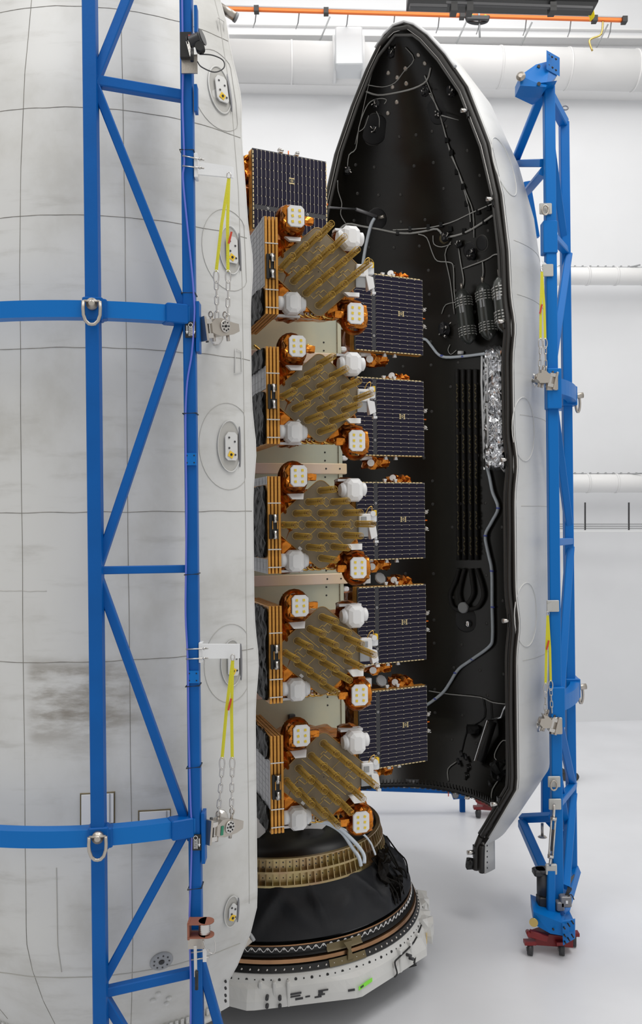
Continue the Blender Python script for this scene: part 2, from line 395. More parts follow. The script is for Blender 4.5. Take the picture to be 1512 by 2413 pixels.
# ------------------------------------------------------------------ left fairing half
lf = empty('fairing_half', (LX, LY, 1.05), 'grimy white rocket fairing half seen from outside, filling the left', 'rocket fairing')
ZP = [11.36, 9.45, 7.40, 5.08]
def shell(t, cx, cy, A, prof, zs, inward, amt, skin, liner, thick=.06):
    # azimuths run from the near rim A through the shell; inward = -1 (towards smaller azimuth) or +1
    N = 60; rows_o = []; rows_i = []
    for z in zs:
        r = rad(prof, z); g = bulge(z, ZB[t.name], amt) / max(r, .5)
        ro = []; ri = []
        for k in range(N+1):
            f = k/N; a = A - inward*g*max(0, 1 - f*6) + inward*PI*f
            ro.append((r, a, z)); ri.append((max(r - thick, 0), a, z))
        rows_o.append(ro); rows_i.append(ri)
    for rows, name, m_ in ((rows_o, 'outer_skin', skin), (rows_i, 'inner_lining', liner)):
        b = MB(); ids = [[b.pt(cylp(cx, cy, *q)) for q in row] for row in rows]
        for A_, B_ in zip(ids, ids[1:]):
            for k in range(N): b.face((A_[k], A_[k+1], B_[k+1], B_[k]) if (inward > 0) == (name == 'outer_skin') else (A_[k], B_[k], B_[k+1], A_[k+1]), True)
        b.build(name, m_, t)
    b = MB()
    for side in (0, N):
        a = [b.pt(cylp(cx, cy, *r[side])) for r in rows_o]; c = [b.pt(cylp(cx, cy, *r[side])) for r in rows_i]
        for k in range(len(a)-1): b.face((a[k], a[k+1], c[k+1], c[k]))
    a = [b.pt(cylp(cx, cy, *q)) for q in rows_o[0]]; c = [b.pt(cylp(cx, cy, *q)) for q in rows_i[0]]
    for k in range(N): b.face((a[k], a[k+1], c[k+1], c[k]))
    b.build('rim_edge', M['seal'] if inward > 0 else M['fairing_dirty'], t)
    return rows_o, rows_i
ZB = {}
ZB[lf.name] = ZP
shell(lf, LX, LY, LA, PROF_L, zs_of(PROF_L, .16), -1, .055, M['fairing_dirty'], M['liner'], .08)
def seamL(pts, r=.006, key='seam', name='panel_seam'):
    m = MB(); m.tube(pts, r, 5); return m.build(name, M[key], lf)
def ringL(z, a0, a1, wob=.006, n=50, off=.0):
    out = []
    for k in range(n+1):
        a = math.radians(a0 + (a1-a0)*k/n); zz = z + wob*noise.noise(V((k*.3, z, 0)))*2
        out.append(cylp(LX, LY, rad(PROF_L, zz) + off, a, zz))
    return out
for z in (11.95, 10.82, 9.70, 8.37, 6.73, 5.24): seamL(ringL(z, -40, 46.3), .0035)
seamL(ringL(3.56, -40, -6), .004, 'seam_light'); seamL(ringL(2.02, -40, 44), .007, 'seam_light'); seamL(ringL(5.95, -40, -3), .003, 'seam_light')
def vertL(a, z0, z1, r=.003, key='seam', wob=.002):
    a = math.radians(a); n = 160
    return seamL([cylp(LX, LY, rad(PROF_L, z), a + wob*noise.noise(V((z*1.3, a*9, 0))), z) for z in [z0 + (z1-z0)*i/n for i in range(n+1)]], r, key)
vertL(15, 1.2, 13.4); vertL(-8.6, 1.2, 13.4); vertL(-28, 1.2, 13.4, .004); vertL(-1.5, 2.1, 3.2, .006, 'seam_light'); vertL(44.2, 2.5, 12.5, .004, 'seam_light'); vertL(31, 7.9, 8.6, .004, 'seam_light')
# access ports with a dished surround, a bolted plate and a yellow sticker
def portL(px, py, s=1.0, flat=False, tilt=0, outline=True):
    p = hitL(px, py); n = nL(p); t = V((-n.y, n.x, 0)); up = V((0, 0, 1))
    if flat: up = (up - n*up.dot(n)).normalized()
    def on(u, v, off):
        q = p + t*u + up*v
        if flat: return q + n*off
        a = math.atan2(q.x - LX, -(q.y - LY)); return cylp(LX, LY, rad(PROF_L, q.z) + off, a, q.z)
    def clampu(u): return min(u, .20)
    g = empty('access_port', p, parent=lf)
    if outline:
        m = MB(); m.tube([on(clampu(.35*s*math.cos(a) - .02), .46*s*math.sin(a), .002) for a in [2*PI*k/40 for k in range(40)]], .003, 5, closed=True); m.build('outline_seam', M['seam_light'], g)
    m = MB()
    pts = [on(.155*s*math.cos(a)*(1 if math.cos(a) < 0 else .85), .27*s*math.sin(a), .012) for a in [2*PI*k/36 for k in range(36)]]
    m.tube(pts, .010, 6, closed=True, flat=.5); m.build('dish_edge', M['fairing_dirty'], g)
    m = MB(); ids = [m.pt(on(.15*s*math.cos(a)*(1 if math.cos(a) < 0 else .85), .262*s*math.sin(a), .006)) for a in [2*PI*k/36 for k in range(36)]]
    m.face(ids); m.build('dish', M['seam_light'], g)
    m = MB(); m.tube([on(.115*s, .22*s*math.sin(a), .018) for a in [-PI/2 + PI*k/10 for k in range(11)]], [.003 + .012*math.sin(PI*k/10) for k in range(11)], 6); m.build('recess', M['grey'], g)
    m = MB(); w_, h_ = .075*s, .15*s
    poly = [on(-w_, -h_+.03, .02), on(-w_+.03, -h_, .02), on(w_-.02, -h_, .02), on(w_, -h_+.03, .02), on(w_, h_-.03, .02), on(w_-.03, h_, .02), on(-w_+.04, h_, .02), on(-w_, h_-.05, .02)]
    m.prism(poly, n*.014); m.build('cover_plate', M['fairing_clean'], g)
    for u, v in ((-.03, .09), (.04, .05), (-.03, -.02), (.045, -.09)):
        m = MB(); q = on(u*s, v*s, .036); m.turn(q, n, [(.011, 0), (.011, .004), (.006, .006)], 8); m.build('bolt', M['dark_grey'], g)
    m = MB(); q = on(-.01*s, -.09*s, .038); m.M = frame(q, t, up); m.box((0, 0, 0), (.062, .006, .062), R=Matrix.Rotation(.5, 3, 'Y')); m.build('hazard_sticker', M['label_yellow'], g)
    m = MB(); m.M = frame(on(-.01*s, -.09*s, .043), t, up); m.cyl((0, -.004, 0), (0, .004, 0), .014, n=8); m.build('sticker_symbol', M['black'], g)
portL(519, 212, 1.0); portL(543, 590, .95); portL(541, 1052, 1.0); portL(546, 1562, .9); portL(545, 2147, .62, True, outline=False)
# square cut-outs with white covers
def hatchL(x0, y0, x1, y1):
    a, b_, c, d = hitL(x0, y0), hitL(x1, y0-4), hitL(x1, y1-6), hitL(x0, y1)
    n = nL(a.lerp(c, .5)); g = empty('square_hatch', a.lerp(c, .5), parent=lf)
    m = MB(); m.tube([q + n*.005 for q in (a, b_, c, d)], .009, 6, closed=True, smooth=False); m.build('hatch_edge', M['olive'], g)
    m = MB(); k = .06; cc = (a+b_+c+d)/4; m.prism([q.lerp(cc, k) + n*.002 for q in (a, b_, c, d)], n*.03); m.build('hatch_cover', M['white'], g)
    m = MB(); m.beam(a.lerp(b_, .88).lerp(cc, .03) + n*.036, d.lerp(c, .88).lerp(cc, .03) + n*.036, .01, .008); m.build('cover_fold', M['mid_grey'], g)
hatchL(190, 1870, 270, 1944); hatchL(326, 1911, 401, 1956)
# round vent on the tail
p = hitL(380, 2265); n = nL(p); g = empty('round_vent', p, parent=lf)
m = MB(); m.turn(p, n, [(.12, -.01), (.12, .006), (.10, .01)], 24); m.build('vent_plate', M['mid_grey'], g)
m = MB(); m.turn(p + n*.01, n, [(.03, 0), (.03, .008)], 12); m.build('vent_centre', M['black'], g)
x_, y_, _ = basis(n)
m = MB()
for k in range(9): q = p + n*.01 + (x_*math.cos(k*.7) + y_*math.sin(k*.7))*.08; m.turn(q, n, [(.009, 0), (.009, .006)], 6)
m.build('vent_hole', M['dark_grey'], g)
# bolts and latch fittings along the lower edge
for (x, y) in ((360, 2355), (397, 2350), (372, 2340), (392, 2362)):
    m = MB(); q = hitL(x, y); m.turn(q, nL(q), [(.028, -.01), (.028, .02), (.018, .03)], 10); m.build('fastener', M['fairing_clean'], lf)
m = MB()
for k in range(46):
    a = math.radians(-42 + k*1.95); q = cylp(LX, LY, 1.88, a, 1.10); n = V((math.sin(a), -math.cos(a), 0))
    m.M = frame(q, V((n.y, -n.x, 0))); m.box((0, 0, 0), (.035, .05, .07)); m.cyl((0, -.03, .01), (0, .03, .01), .012, n=6)
m.M = None; m.build('edge_clip', M['fairing_clean'], lf)
m = MB(); m.arc(LX, LY, [(1.80, 1.0), (1.93, 1.0), (1.93, 1.06), (1.80, 1.06)], math.radians(-50), LA, 40, closed=True); m.build('base_ring', M['fairing_clean'], lf)
# tail flange plate at the near rim
g = empty('tail_flange', P(520, 2310, 9.75), parent=lf)
m = MB(); pl = [P(510, 2290, 9.66), P(538, 2268, 9.70), P(540, 2372, 9.9), P(505, 2392, 9.88), P(497, 2360, 9.8), P(500, 2310, 9.7)]
m.prism(pl, (-.03, .05, 0)); m.build('flange_plate', M['fairing_clean'], g)
m = MB(); m.tube(smooth_path([P(452, 2378, 9.5), P(465, 2345, 9.5), P(495, 2322, 9.55), P(508, 2292, 9.6), P(537, 2270, 9.66)]), .012); m.build('flange_bead', M['white'], g)
for y in (2295, 2312, 2328, 2345, 2358): 
    m = MB(); m.turn(P(531, y, 9.72), (.3, -1, 0), [(.014, -.01), (.014, .02), (.006, .03)], 8); m.build('bolt', M['dark_grey'], g)
# rim lip that can be seen from the front, and two grey umbilical stubs
m = MB(); m.tube([cylp(LX, LY, rad(PROF_L, z) - .012, LA + bulge(z, ZP, .055)/2.5, z) for z in zs_of(PROF_L, .16)], .016, 6); m.build('rim_bead', M['fairing_dirty'], lf)
def stub(x0, y0, x1, y1, D0, D1, r):
    g = empty('umbilical_stub', P(x0, y0, D0), parent=lf)
    a, c = P(x0, y0, D0), P(x1, y1, D1); m = MB(); m.cyl(a, c, r, n=18); m.build('stub_pipe', M['nickel'], g)
    d = (c - a).normalized(); m = MB(); m.turn(c, d, [(r*1.12, -.03), (r*1.12, 0), (r*.8, .004)], 18); m.build('stub_ring', M['mid_grey'], g)
stub(515, 15, 558, 43, 9.9, 10.0, .05); stub(560, 2235, 595, 2205, 9.9, 9.95, .05)
m = MB(); q = hitL(562, 852); n = nL(q); t_ = V((-n.y, n.x, 0)); m.tube([q + t_*u + V((0, 0, v)) + n*.01 for u, v in ((-.05, .13), (.03, .11), (.035, -.11), (-.06, -.13))], .005, 6, closed=True); m.build('small_recess', M['fairing_dirty'], lf)
m = MB(); q = hitL(520, 68); n = nL(q); t_ = V((-n.y, n.x, 0)); m.tube([q + t_*u + V((0, 0, v)) + n*.008 for u, v in ((-.05, .1), (.04, .09), (.045, -.06), (-.04, -.07))], .005, 6, closed=True); m.build('small_recess', M['fairing_dirty'], lf)

# ------------------------------------------------------------------ shared fittings
def hoist_ring(parent, p, n, s=1.0, name='hoist_ring', side=(0, 0, 1)):
    g = empty(name, p, parent=parent); n = V(n).normalized(); t = n.cross(V((0, 0, 1))).normalized()
    m = MB(); m.turn(p, n, [(.055*s, 0), (.055*s, .05*s), (.03*s, .055*s), (.03*s, .08*s), (.015*s, .085*s)], 16); m.build('boss', M['nickel'], g)
    m = MB(); o = p + n*.06*s
    pts = [o + t*.075*s*sx + V((0, 0, z*s)) for sx, z in ((-1, .02), (-1.05, -.05), (-1, -.11), (-.75, -.165), (-.35, -.195), (0, -.2), (.35, -.195), (.75, -.165), (1, -.11), (1.05, -.05), (1, .02))]
    m.tube(pts, .017*s, 8); m.cyl(pts[0] + t*.0, pts[-1], .012*s, n=8); m.build('bail', M['nickel'], g)
def chain(parent, a, b_, r=.0065, L=.085, k=2.0):
    a, b_ = V(a), V(b_); n = max(2, round((b_-a).length/(L*.78))); m = MB(); d = (b_-a)/n; z = d.normalized()
    for i in range(n):
        x, y, _ = basis(z, (0, 1, 0)); s_ = x if i % 2 == 0 else y; o = a + d*(i+.5); hl = d.length*.62; w_ = .019*k/2
        pts = [o + z*(hl*math.copysign(1, math.sin(t))*.55 + hl*.45*math.sin(t)) + s_*w_*math.cos(t) for t in [2*PI*(j+.5)/10 for j in range(10)]]
        m.tube(pts, r, 5, closed=True)
    return m.build('chain', M['steel'], parent)
def strap(parent, pts, w_=.022, name='web_strap'):
    m = MB(); m.tube([V(p) for p in pts], w_, 4, smooth=False, flat=.12, up=(0, 1, 0)); return m.build(name, M['strap'], parent)
def sling(top, mids, ends, D, label, s=1.0, tagp=None, chainr=.0065):
    T = P(*top, D); g = empty('lifting_sling', T, label, 'sling')
    for (mx, my), (ex, ey) in zip(mids, ends):
        q = P(mx, my, D-.02); strap(g, [T, T.lerp(q, .5) + V((.008*(1 if mx > top[0] else -1), -.01, 0)), q], .016*s)
        m = MB(); z = V((0, 0, 1)); o = q - V((0, 0, .05*s))
        m.tube([o + V((.026*s*math.cos(t), 0, .065*s*math.sin(t))) for t in [2*PI*k/12 for k in range(12)]], .007*s, 6, closed=True); m.build('carabiner', M['steel'], g)
        chain(g, q - V((0, 0, .1*s)), P(ex, ey, D + .02), chainr*s, .1*s)
    m = MB(); m.tube([T + V((.02*math.cos(t), 0, .03 + .03*math.sin(t))) for t in [2*PI*k/10 for k in range(10)]], .006, 6, closed=True); m.build('top_eye', M['steel'], g)
    if tagp: m = MB(); m.box(P(*tagp, D-.04), (.02*s, .008, .12*s), R=Matrix.Rotation(.25, 3, 'Y')); m.build('red_tag', M['red'], g)
    return g
def clamp(parent, a, tip, foot, s=1.0, side=1, green=False):
    # swing clamp from the frame plate at a towards tip; foot = pad on the fairing
    g = empty('swing_clamp', a, parent=parent); d = (V(tip)-V(a)); L = d.length; Mx = frame(a, d)
    m = MB(Mx); m.cbox((.0, 0, 0), (.03*s, .14*s, .24*s), .004); m.build('mount_plate', M['nickel'], g)
    m = MB(Mx)
    for z in (-1, 1): m.box((.05*s, 0, z*.07*s), (.08*s, .12*s, .045*s))
    m.box((.075*s, 0, 0), (.05*s, .10*s, .10*s)); m.build('hinge_block', M['steel'], g)
    m = MB(Mx); m.cyl((.05*s, 0, -.13*s), (.05*s, 0, .13*s), .015*s, n=10); m.build('hinge_pin', M['dark_grey'], g)
    yy = .065*s; m = MB(Mx)
    m.prism([(.08*s, -yy, .055*s), (.15*s, -yy, .10*s), (.22*s, -yy, .105*s), (L*.82, -yy, .06*s), (L, -yy, .045*s), (L, -yy, -.03*s), (L*.8, -yy, -.06*s), (.2*s, -yy, -.075*s), (.13*s, -yy, -.06*s), (.08*s, -yy, -.04*s)], (0, 2*yy, 0))
    m.cyl((L*.85, 0, .005), (L*1.06, 0, .0), .05*s, .035*s, n=14); m.build('clamp_body', M['nickel'], g)
    m = MB(Mx); cx = L*.55
    m.turn((cx, -yy*1.0, .02*s), (0, -1, 0), [(.065*s, 0), (.065*s, .012*s), (.06*s, .016*s)], 20); m.build('index_disc', M['steel'], g)
    m = MB(Mx)
    for k in range(8): m.turn((cx + .043*s*math.cos(k*PI/4), -yy-.016*s, .02*s + .043*s*math.sin(k*PI/4)), (0, -1, 0), [(.010*s, 0), (.010*s, .003)], 8)
    m.turn((cx, -yy-.016*s, .02*s), (0, -1, 0), [(.014*s, 0), (.014*s, .01)], 6); m.build('index_hole', M['black'], g)
    for x in (.15*s, L*.75):
        m = MB(Mx); m.cyl((x, 0, .06*s), (x, 0, .12*s), .016*s, n=8)
        m.tube([(x, .0 + .028*s*math.cos(t), .148*s + .028*s*math.sin(t)) for t in [2*PI*k/12 for k in range(12)]], .008*s, 6, closed=True); m.build('eye_bolt', M['nickel'], g)
        m = MB(Mx); m.cyl((x, 0, -.12*s), (x, 0, -.05*s), .018*s, n=8); m.build('lower_pin', M['nickel'], g)
    if green: m = MB(Mx); m.box((.15*s, -yy-.004, 0), (.035*s, .004, .09*s)); m.build('green_label', M['teal'], g)
    f = V(foot); mid = Mx @ V((L*.35, 0, -.02*s)); n = (mid - f).normalized()
    m = MB(); m.turn(f, n, [(.10*s, -.02), (.10*s, .015), (.06*s, .025), (.03*s, .06)], 18); m.cyl(f, mid, .028*s, n=10); m.build('swivel_foot', M['steel'], g)
    return g
def bracket_arm(parent, pts, thick, ub, name='sling_bracket'):
    g = empty(name, pts[0], parent=parent); m = MB(); m.prism(pts, thick); m.build('bracket_plate', M['white_metal'], g)
    for (a, c) in ub:
        m = MB(); m.tube([a, c], .008, 6); m.turn(c, (c-a), [(.015, -.03), (.015, -.015), (.008, -.015), (.008, .02)], 6); m.build('u_bolt', M['steel'], g)
def pict_sign(parent, cx, cy, D, s, flip=False):     # black sign with white screw pictogram and arrow
    g = empty('instruction_plate', P(cx, cy, D), parent=parent); Mx = Matrix.Translation(P(cx, cy, D)) @ Matrix.Rotation(0, 4, 'Z')
    m = MB(Mx); m.box((0, 0, 0), (.105*s, .008, .155*s)); m.build('plate_face', M['black'], g)
    m = MB(Mx); f = -1 if flip else 1
    for x in ((-.035*s*f, .035*s) if not flip else (.035*s,)):
        m.box((x, -.006, .012*s), (.008*s, .004, .055*s)); m.prism([(x-.012*s, -.004, -.015*s), (x+.012*s, -.004, -.015*s), (x, -.004, -.045*s)], (0, -.004, 0))
    for k in range(9): m.tube([(-.015*s, -.007, (-.055+k*.009)*s), (.015*s, -.007, (-.051+k*.009)*s)], .002*s, 4)
    m.tube([(-.017*s, -.007, -.06*s), (.017*s, -.007, -.06*s), (.017*s, -.007, .025*s), (-.017*s, -.007, .025*s)], .0022*s, 4, closed=True)
    m.tube([(.02*s*math.cos(t), -.007, .045*s+.02*s*math.sin(t)) for t in [2*PI*k/12 for k in range(12)]], .003*s, 4, closed=True)
    m.build('pictogram', M['white'], g)

# ------------------------------------------------------------------ left blue frame
DA, DB = 8.28, 8.58
lt = empty('support_frame', P(225, 2413, 8.3), 'large blue steel truss standing in front of the grimy left fairing half', 'steel frame')
lt.location.z = 0; WL[lt].z = 0
XA = P(225, 1220, DA).x; XB = P(452, 1220, DB).x
def up_of(px, py, D): return P(px, py, D).z
m = MB(); m.beam((XA, DA, .1), (XA, DA, 14), .128, .13, up=(0, 1, 0), b=.08); m.build('post', M['blue'], lt)
m = MB(); m.beam((XB, DB, .1), (XB, DB, 14), .12, .13, up=(0, 1, 0), b=.08); m.build('post', M['blue'], lt)
def braceL(x0, y0, x1, y1, w_=.09, name='diagonal_brace', off=.02):
    f = lambda x: DA + (DB-DA)*(x-218)/(450-218) + off
    m = MB(); m.beam(P(x0, y0, f(x0)), P(x1, y1, f(x1)), w_, w_, up=(0, 1, 0), b=.1); m.build(name, M['blue'], lt)
braceL(222, 195, 318, -45); braceL(222, 192, 445, 230, .1, 'cross_brace'); braceL(222, 195, 440, 745, .085)
braceL(435, 730, 234, 1330, .085); braceL(232, 1344, 452, 1340, .075, 'cross_brace'); braceL(232, 1360, 452, 1975, .085)
braceL(448, 1940, 240, 2320, .085); braceL(240, 2338, 455, 2290, .09, 'cross_brace'); braceL(240, 2340, 300, 2440); 
m = MB(); m.beam(P(470, 2255, DB), P(530, 2470, DB+.1), .085, .085, up=(0, 1, 0)); m.build('diagonal_brace', M['blue'], lt)
ZR1, ZR2 = 6.65 + 2.00, 6.65 - 3.01
for z in (ZR1, ZR2):
    m = MB(); m.arc(LX, LY, [(2.86, z-.08), (3.01, z-.08), (3.01, z+.08), (2.86, z+.08)], math.radians(-46), math.radians(27.5), 36, smooth=False, closed=True); m.build('curved_rail', M['blue_light'], lt)  # gloss highlight of the rail is put into its lighter blue
    aA = math.atan2(XA-LX, -(DA-LY)); aB = math.atan2(XB-LX, -(DB-LY))
    q = cylp(LX, LY, 2.965, aA, z); m = MB(frame(q, (math.cos(aA), math.sin(aA), 0))); m.cbox((0, 0, 0), (.19, .16, .215), .01); m.cbox((.07, 0, 0), (.12, .14, .19), .01); m.build('gusset_plate', M['blue'], lt)
    q = cylp(LX, LY, 2.95, aB-.02, z); m = MB(frame(q, (math.cos(aB), math.sin(aB), 0))); m.cbox((-.09, 0, 0), (.22, .17, .19), .01); m.build('gusset_plate', M['blue'], lt)
    m = MB(); m.beam((XB+.085, DB-.0, z-.36), (XB+.085, DB, z+.13), .035, .16, up=(0, 1, 0)); m.build('clamp_plate', M['blue'], lt)
    hoist_ring(lt, cylp(LX, LY, 3.05, aA, z+.03), (math.sin(aA), -math.cos(aA), 0), 1.0)
m = MB(); m.beam((XA, DA-.055, 1.2), (XA, DA-.055, 1.2+.01), .14, .06, up=(0, 1, 0)); m.build('weld_band', M['blue'], lt)
for y in (1082, 1595):
    g = empty('joint_plate', P(452, y, DB-.08), parent=lt); m = MB(); q = P(454 + (y-1220)*.0, y, DB-.075); q.x = XB+.005; m.box(q, (.115, .02, .12)); m.build('plate', M['blue_light'], g)
    for sx in (-1, 1):
        for sz in (-1, 1): m = MB(); m.turn(q + V((sx*.035, -.01, sz*.035)), (0, -1, 0), [(.008, 0), (.006, .003)], 6); m.build('bolt', M['black'], g)
for y in (50, 235): m = MB(); q = P(462, y, DB-.03); m.box(q, (.03, .1, .26)); m.build('side_plate', M['blue'], lt)
clamp(lt, P(476, 776, DB+.05), P(553, 776, DB+.42), hitL(504, 792), 1.0)
clamp(lt, P(487, 1960, DB+.05), P(562, 1942, DB+.42), hitL(516, 1930), 1.0, green=True)
pict_sign(lt, 449, 777, DB-.085, 1.0); pict_sign(lt, 461, 1985, DB-.085, 1.0, True)
bracket_arm(lt, [P(462, 380, DB-.06), P(545, 392, DB+.25), P(546, 418, DB+.25), P(462, 410, DB-.06)], (.02, .03, 0), [(P(430, 367, DB-.09), P(476, 376, DB-.09)), (P(430, 391, DB-.09), P(476, 396, DB-.09))])
bracket_arm(lt, [P(472, 1518, DB-.06), P(560, 1518, DB+.25), P(560, 1552, DB+.25), P(472, 1552, DB-.06)], (.02, .03, 0), [(P(438, 1530, DB-.09), P(486, 1528, DB-.09)), (P(438, 1553, DB-.09), P(486, 1551, DB-.09))])
m = MB(); m.cbox(P(463, 394, DB-.02), (.035, .12, .24), .005); m.build('backing_block', M['white_metal'], lt)
m = MB(); m.cbox(P(474, 1536, DB-.02), (.035, .12, .20), .005); m.build('backing_block', M['white_metal'], lt)
def winch(px, py, kind):
    g = empty('hand_winch', P(px, py, DB-.2), parent=lt); p = P(px, py, DB-.14)
    fm, dm = (M['black'], M['dark_grey']) if kind else (M['rust'], M['nickel'])
    m = MB(Matrix.Translation(p)); m.box((-.02, .02, -.14), (.155, .02, .18)); m.build('mount_plate', M['nickel'], g)
    m = MB(Matrix.Translation(p))
    if kind: m.box((-.045, -.02, .02), (.11, .05, .24))
    else:
        for z in (.07, -.06): m.box((.0, -.05, z), (.17, .15, .012)); m.turn((.09, -.05, z-.006), (0, 0, 1), [(.075, 0), (.075, .012)], 18)
        m.box((-.075, -.05, .0), (.02, .14, .16))
    m.build('winch_frame', fm, g)
    m = MB(Matrix.Translation(p)); o = (.07, -.05, .03 if kind else -.05)
    ax = (1, -.3, .25) if kind else (0, 0, 1)
    prof = []
    for i in range(12): prof += [(.05 + .008*(i % 2), i*.0095)]
    m.turn(o if not kind else (.0, -.06, .03), ax, prof, 16); m.build('wire_drum', dm if kind else M['steel'], g)
    if kind: 
        m = MB(Matrix.Translation(p)); m.turn((.12, -.09, .06), ax, [(.075, 0), (.075, .01)], 20); m.turn((-.01, -.05, .02), ax, [(.07, 0), (.07, .01)], 20); m.turn((.1, -.05, -.04), (0, -1, 0), [(.045, 0), (.045, .08)], 14); m.build('drum_flange', M['black'], g)
        m = MB(Matrix.Translation(p)); m.box((.0, -.07, .085), (.03, .02, .015)); m.build('red_latch', M['red'], g)
    h0 = p + (V((-.02, -.1, .02)) if kind else V((-.01, -.12, -.13))); h1 = p + (V((.02, -.13, -.14)) if kind else V((-.005, -.14, -.42)))
    m = MB(); m.beam(h0, h1, .03, .008, up=(0, 1, 0)); m.build('crank_arm', M['steel'], g)
    m = MB(); m.cyl(h1 + V((.01, -.01, .06)), h1 + V((.01, -.02, -.06)) if kind else h1 + V((.01, -.02, -.11)), .017, n=10); m.build('crank_grip', M['black'], g)
    return g
winch(450, 115, True)
m = MB(); m.tube(smooth_path([P(470, 128, DB-.2), P(500, 130, DB-.2), P(525, 142, DB-.1), P(527, 160, DB-.1), P(505, 170, DB-.15), P(475, 158, DB-.2), P(465, 145, DB-.2)], 6), .006, 6); m.build('wire_rope', M['dark_grey'], lt)
winch(466, 2182, False)
m = MB(); m.tube(smooth_path([P(485, 2200, DB-.2), P(503, 2212, DB-.2), P(507, 2232, DB-.2), P(503, 2247, DB-.2), P(488, 2240, DB-.2), P(478, 2215, DB-.2)], 6), .005, 6); m.build('wire_rope', M['steel'], lt)
for y in (2245, 2262): m = MB(); m.tube([P(450, y, DB-.1), P(493, y-6, DB-.1)], .008, 6); m.build('u_bolt', M['steel'], lt)
m = MB(); m.box(P(482, 2250, DB-.12), (.035, .02, .13)); m.build('white_tag', M['white'], lt)
m = MB(); cb = [(428, -80), (429, 0), (431, 160), (430, 250), (434, 380), (431, 420), (440, 520), (452, 640), (456, 690), (458, 740), (452, 830), (441, 900), (437, 980), (438, 1100), (439, 1200), (438, 1330), (437, 1450), (442, 1550), (444, 1700), (446, 1790), (449, 1900), (452, 1960), (449, 2080), (446, 2180), (449, 2300), (449, 2420)]
m.tube(smooth_path([P(x, y, DB-.085) for x, y in cb]), .0095, 6); m.build('blue_hose', M['cable_blue'], None, 'thin violet-blue hose tied along the right post of the left blue frame', 'hose')
for y in (362, 696, 977, 1353, 1614, 1804, 2087):
    m = MB(); q = V((XB, DB, P(452, y, DB).z)); m.tube([q + V((x, d, dz)) for x, d, dz in ((-.066, -.10, 0), (.066, -.075, .006), (.066, .072, .006), (-.066, .072, 0))], .006, 5, closed=True, smooth=False); m.build('cable_tie', M['black'], lt)
sling((539, 420), ((509, 640), (537, 640)), ((511, 752), (536, 762)), DB+.13, 'yellow web sling with chains hanging beside upper clamp of left blue frame', tagp=(542, 560))
sling((548, 1556), ((523, 1788), (547, 1788)), ((514, 1922), (545, 1918)), DB+.13, 'yellow web sling with chains hanging to lower clamp of left blue frame', tagp=(541, 1660))

# ------------------------------------------------------------------ right fairing half
rf = empty('fairing_half', (RX, RY, .85), 'open rocket fairing half showing its black equipment-lined interior, standing right', 'rocket fairing')
ZBR = [P(1215, y, 13.5).z for y in (775, 1095, 1470)]
ZB[rf.name] = ZBR
zr = zs_of(PROF_R, .13)
shell(rf, RX, RY, RA, PROF_R, [z for z in zr if z >= 1.36], 1, .06, M['fairing_clean'], M['liner'], .06)
def rimpt(z, d, out=0, side=1):         # point along the opening rim, d inside the outer radius, out in front of the opening plane
    r = max(rad(PROF_R, z) - d, 0) + bulge(z, ZBR, .06); s = side
    return V((RX + s*r*math.sin(RA) - out*math.cos(RA), RY - s*r*math.cos(RA) - out*math.sin(RA), z))
TT = 15.33
def rimline(d, out, z0=1.4, wob=0):
    pts = [rimpt(z, d, out, 1) + V((wob*math.sin(z*3.1), 0, 0)) for z in zr if z0 <= z < TT - d*1.0 - .02]
    top = [rimpt(z, d, out, -1) for z in zr if z0 <= z < TT - d*1.0 - .02]
    return pts + [V((RX - out*math.cos(RA), RY - out*math.sin(RA), TT - d*.9))] + top[::-1]
for d, out, r, key, nm in ((.03, .02, .035, 'seal', 'edge_flange'), (.105, .05, .045, 'seal', 'rubber_seal'), (.20, .02, .03, 'liner_ring', 'inner_seal')):
    m = MB(); m.tube(rimline(d, out, wob=.008 if r > .04 else 0), r, 8); m.build(nm, M[key], rf)
m = MB(); m.tube(rimline(.0, .03), .012, 6); m.build('white_lip', M['fairing_clean'], rf)
m = MB(); m.tube(rimline(.16, .06, 11.5), .008, 6); m.build('metal_bead', M['steel'], rf)
m = MB(); pts = [rimpt(z, -.02, .05, 1) for z in zr if 13.9 < z < 15.3]; m.tube(pts + [V((RX-.05, RY-.05, 15.31))] + [rimpt(z, -.01, .05, -1) for z in zr[::-1] if 15.0 < z < 15.3], .034, 6, flat=.8); m.build('tip_tape', M['white_metal'], rf)
m = MB(); m.tube([rimpt(z, .02, .03, 1) for z in (1.36, 1.3, 1.15, 1.0, .92)], .045, 8)
m.tube([rimpt(z, .14, .03, 1) for z in (1.5, 1.3, 1.12, .98, .93)], .05, 8); m.build('lower_seal', M['seal'], rf)
m = MB(); m.arc(RX, RY, [(1.66, .9), (1.80, .9), (1.80, 1.4), (1.66, 1.4)], RA, RA + .16, 6, closed=True); m.build('tail_tab', M['fairing_clean'], rf)
m = MB()
for k in range(5): q = cylp(RX, RY, 1.80, RA+.035, .98 + k*.09); m.turn(q, (math.sin(RA), -math.cos(RA), 0), [(.014, 0), (.012, .008)], 6)
m.build('bolt', M['dark_grey'], rf)
m = MB(); m.crumple(rimpt(1.0, .24, .06), (.12, .12, .16), (3, 3, 4), .015, 3); m.build('latch_end', M['black'], rf)
m = MB(); m.arc(RX, RY, [(1.69, 1.355), (1.765, 1.355), (1.765, 1.42), (1.69, 1.42)], RA, RA + PI, 60, closed=True); m.build('base_flange', M['black'], rf)
m = MB()
for k in range(70):
    a = RA + .1 + k*.041; q = cylp(RX, RY, 1.70, a, 1.46); m.M = frame(q, (math.cos(a), math.sin(a), 0)); m.prism([(-.02, -.02, -.06), (.02, -.02, -.06), (0, -.02, .05)], (0, .03, 0))
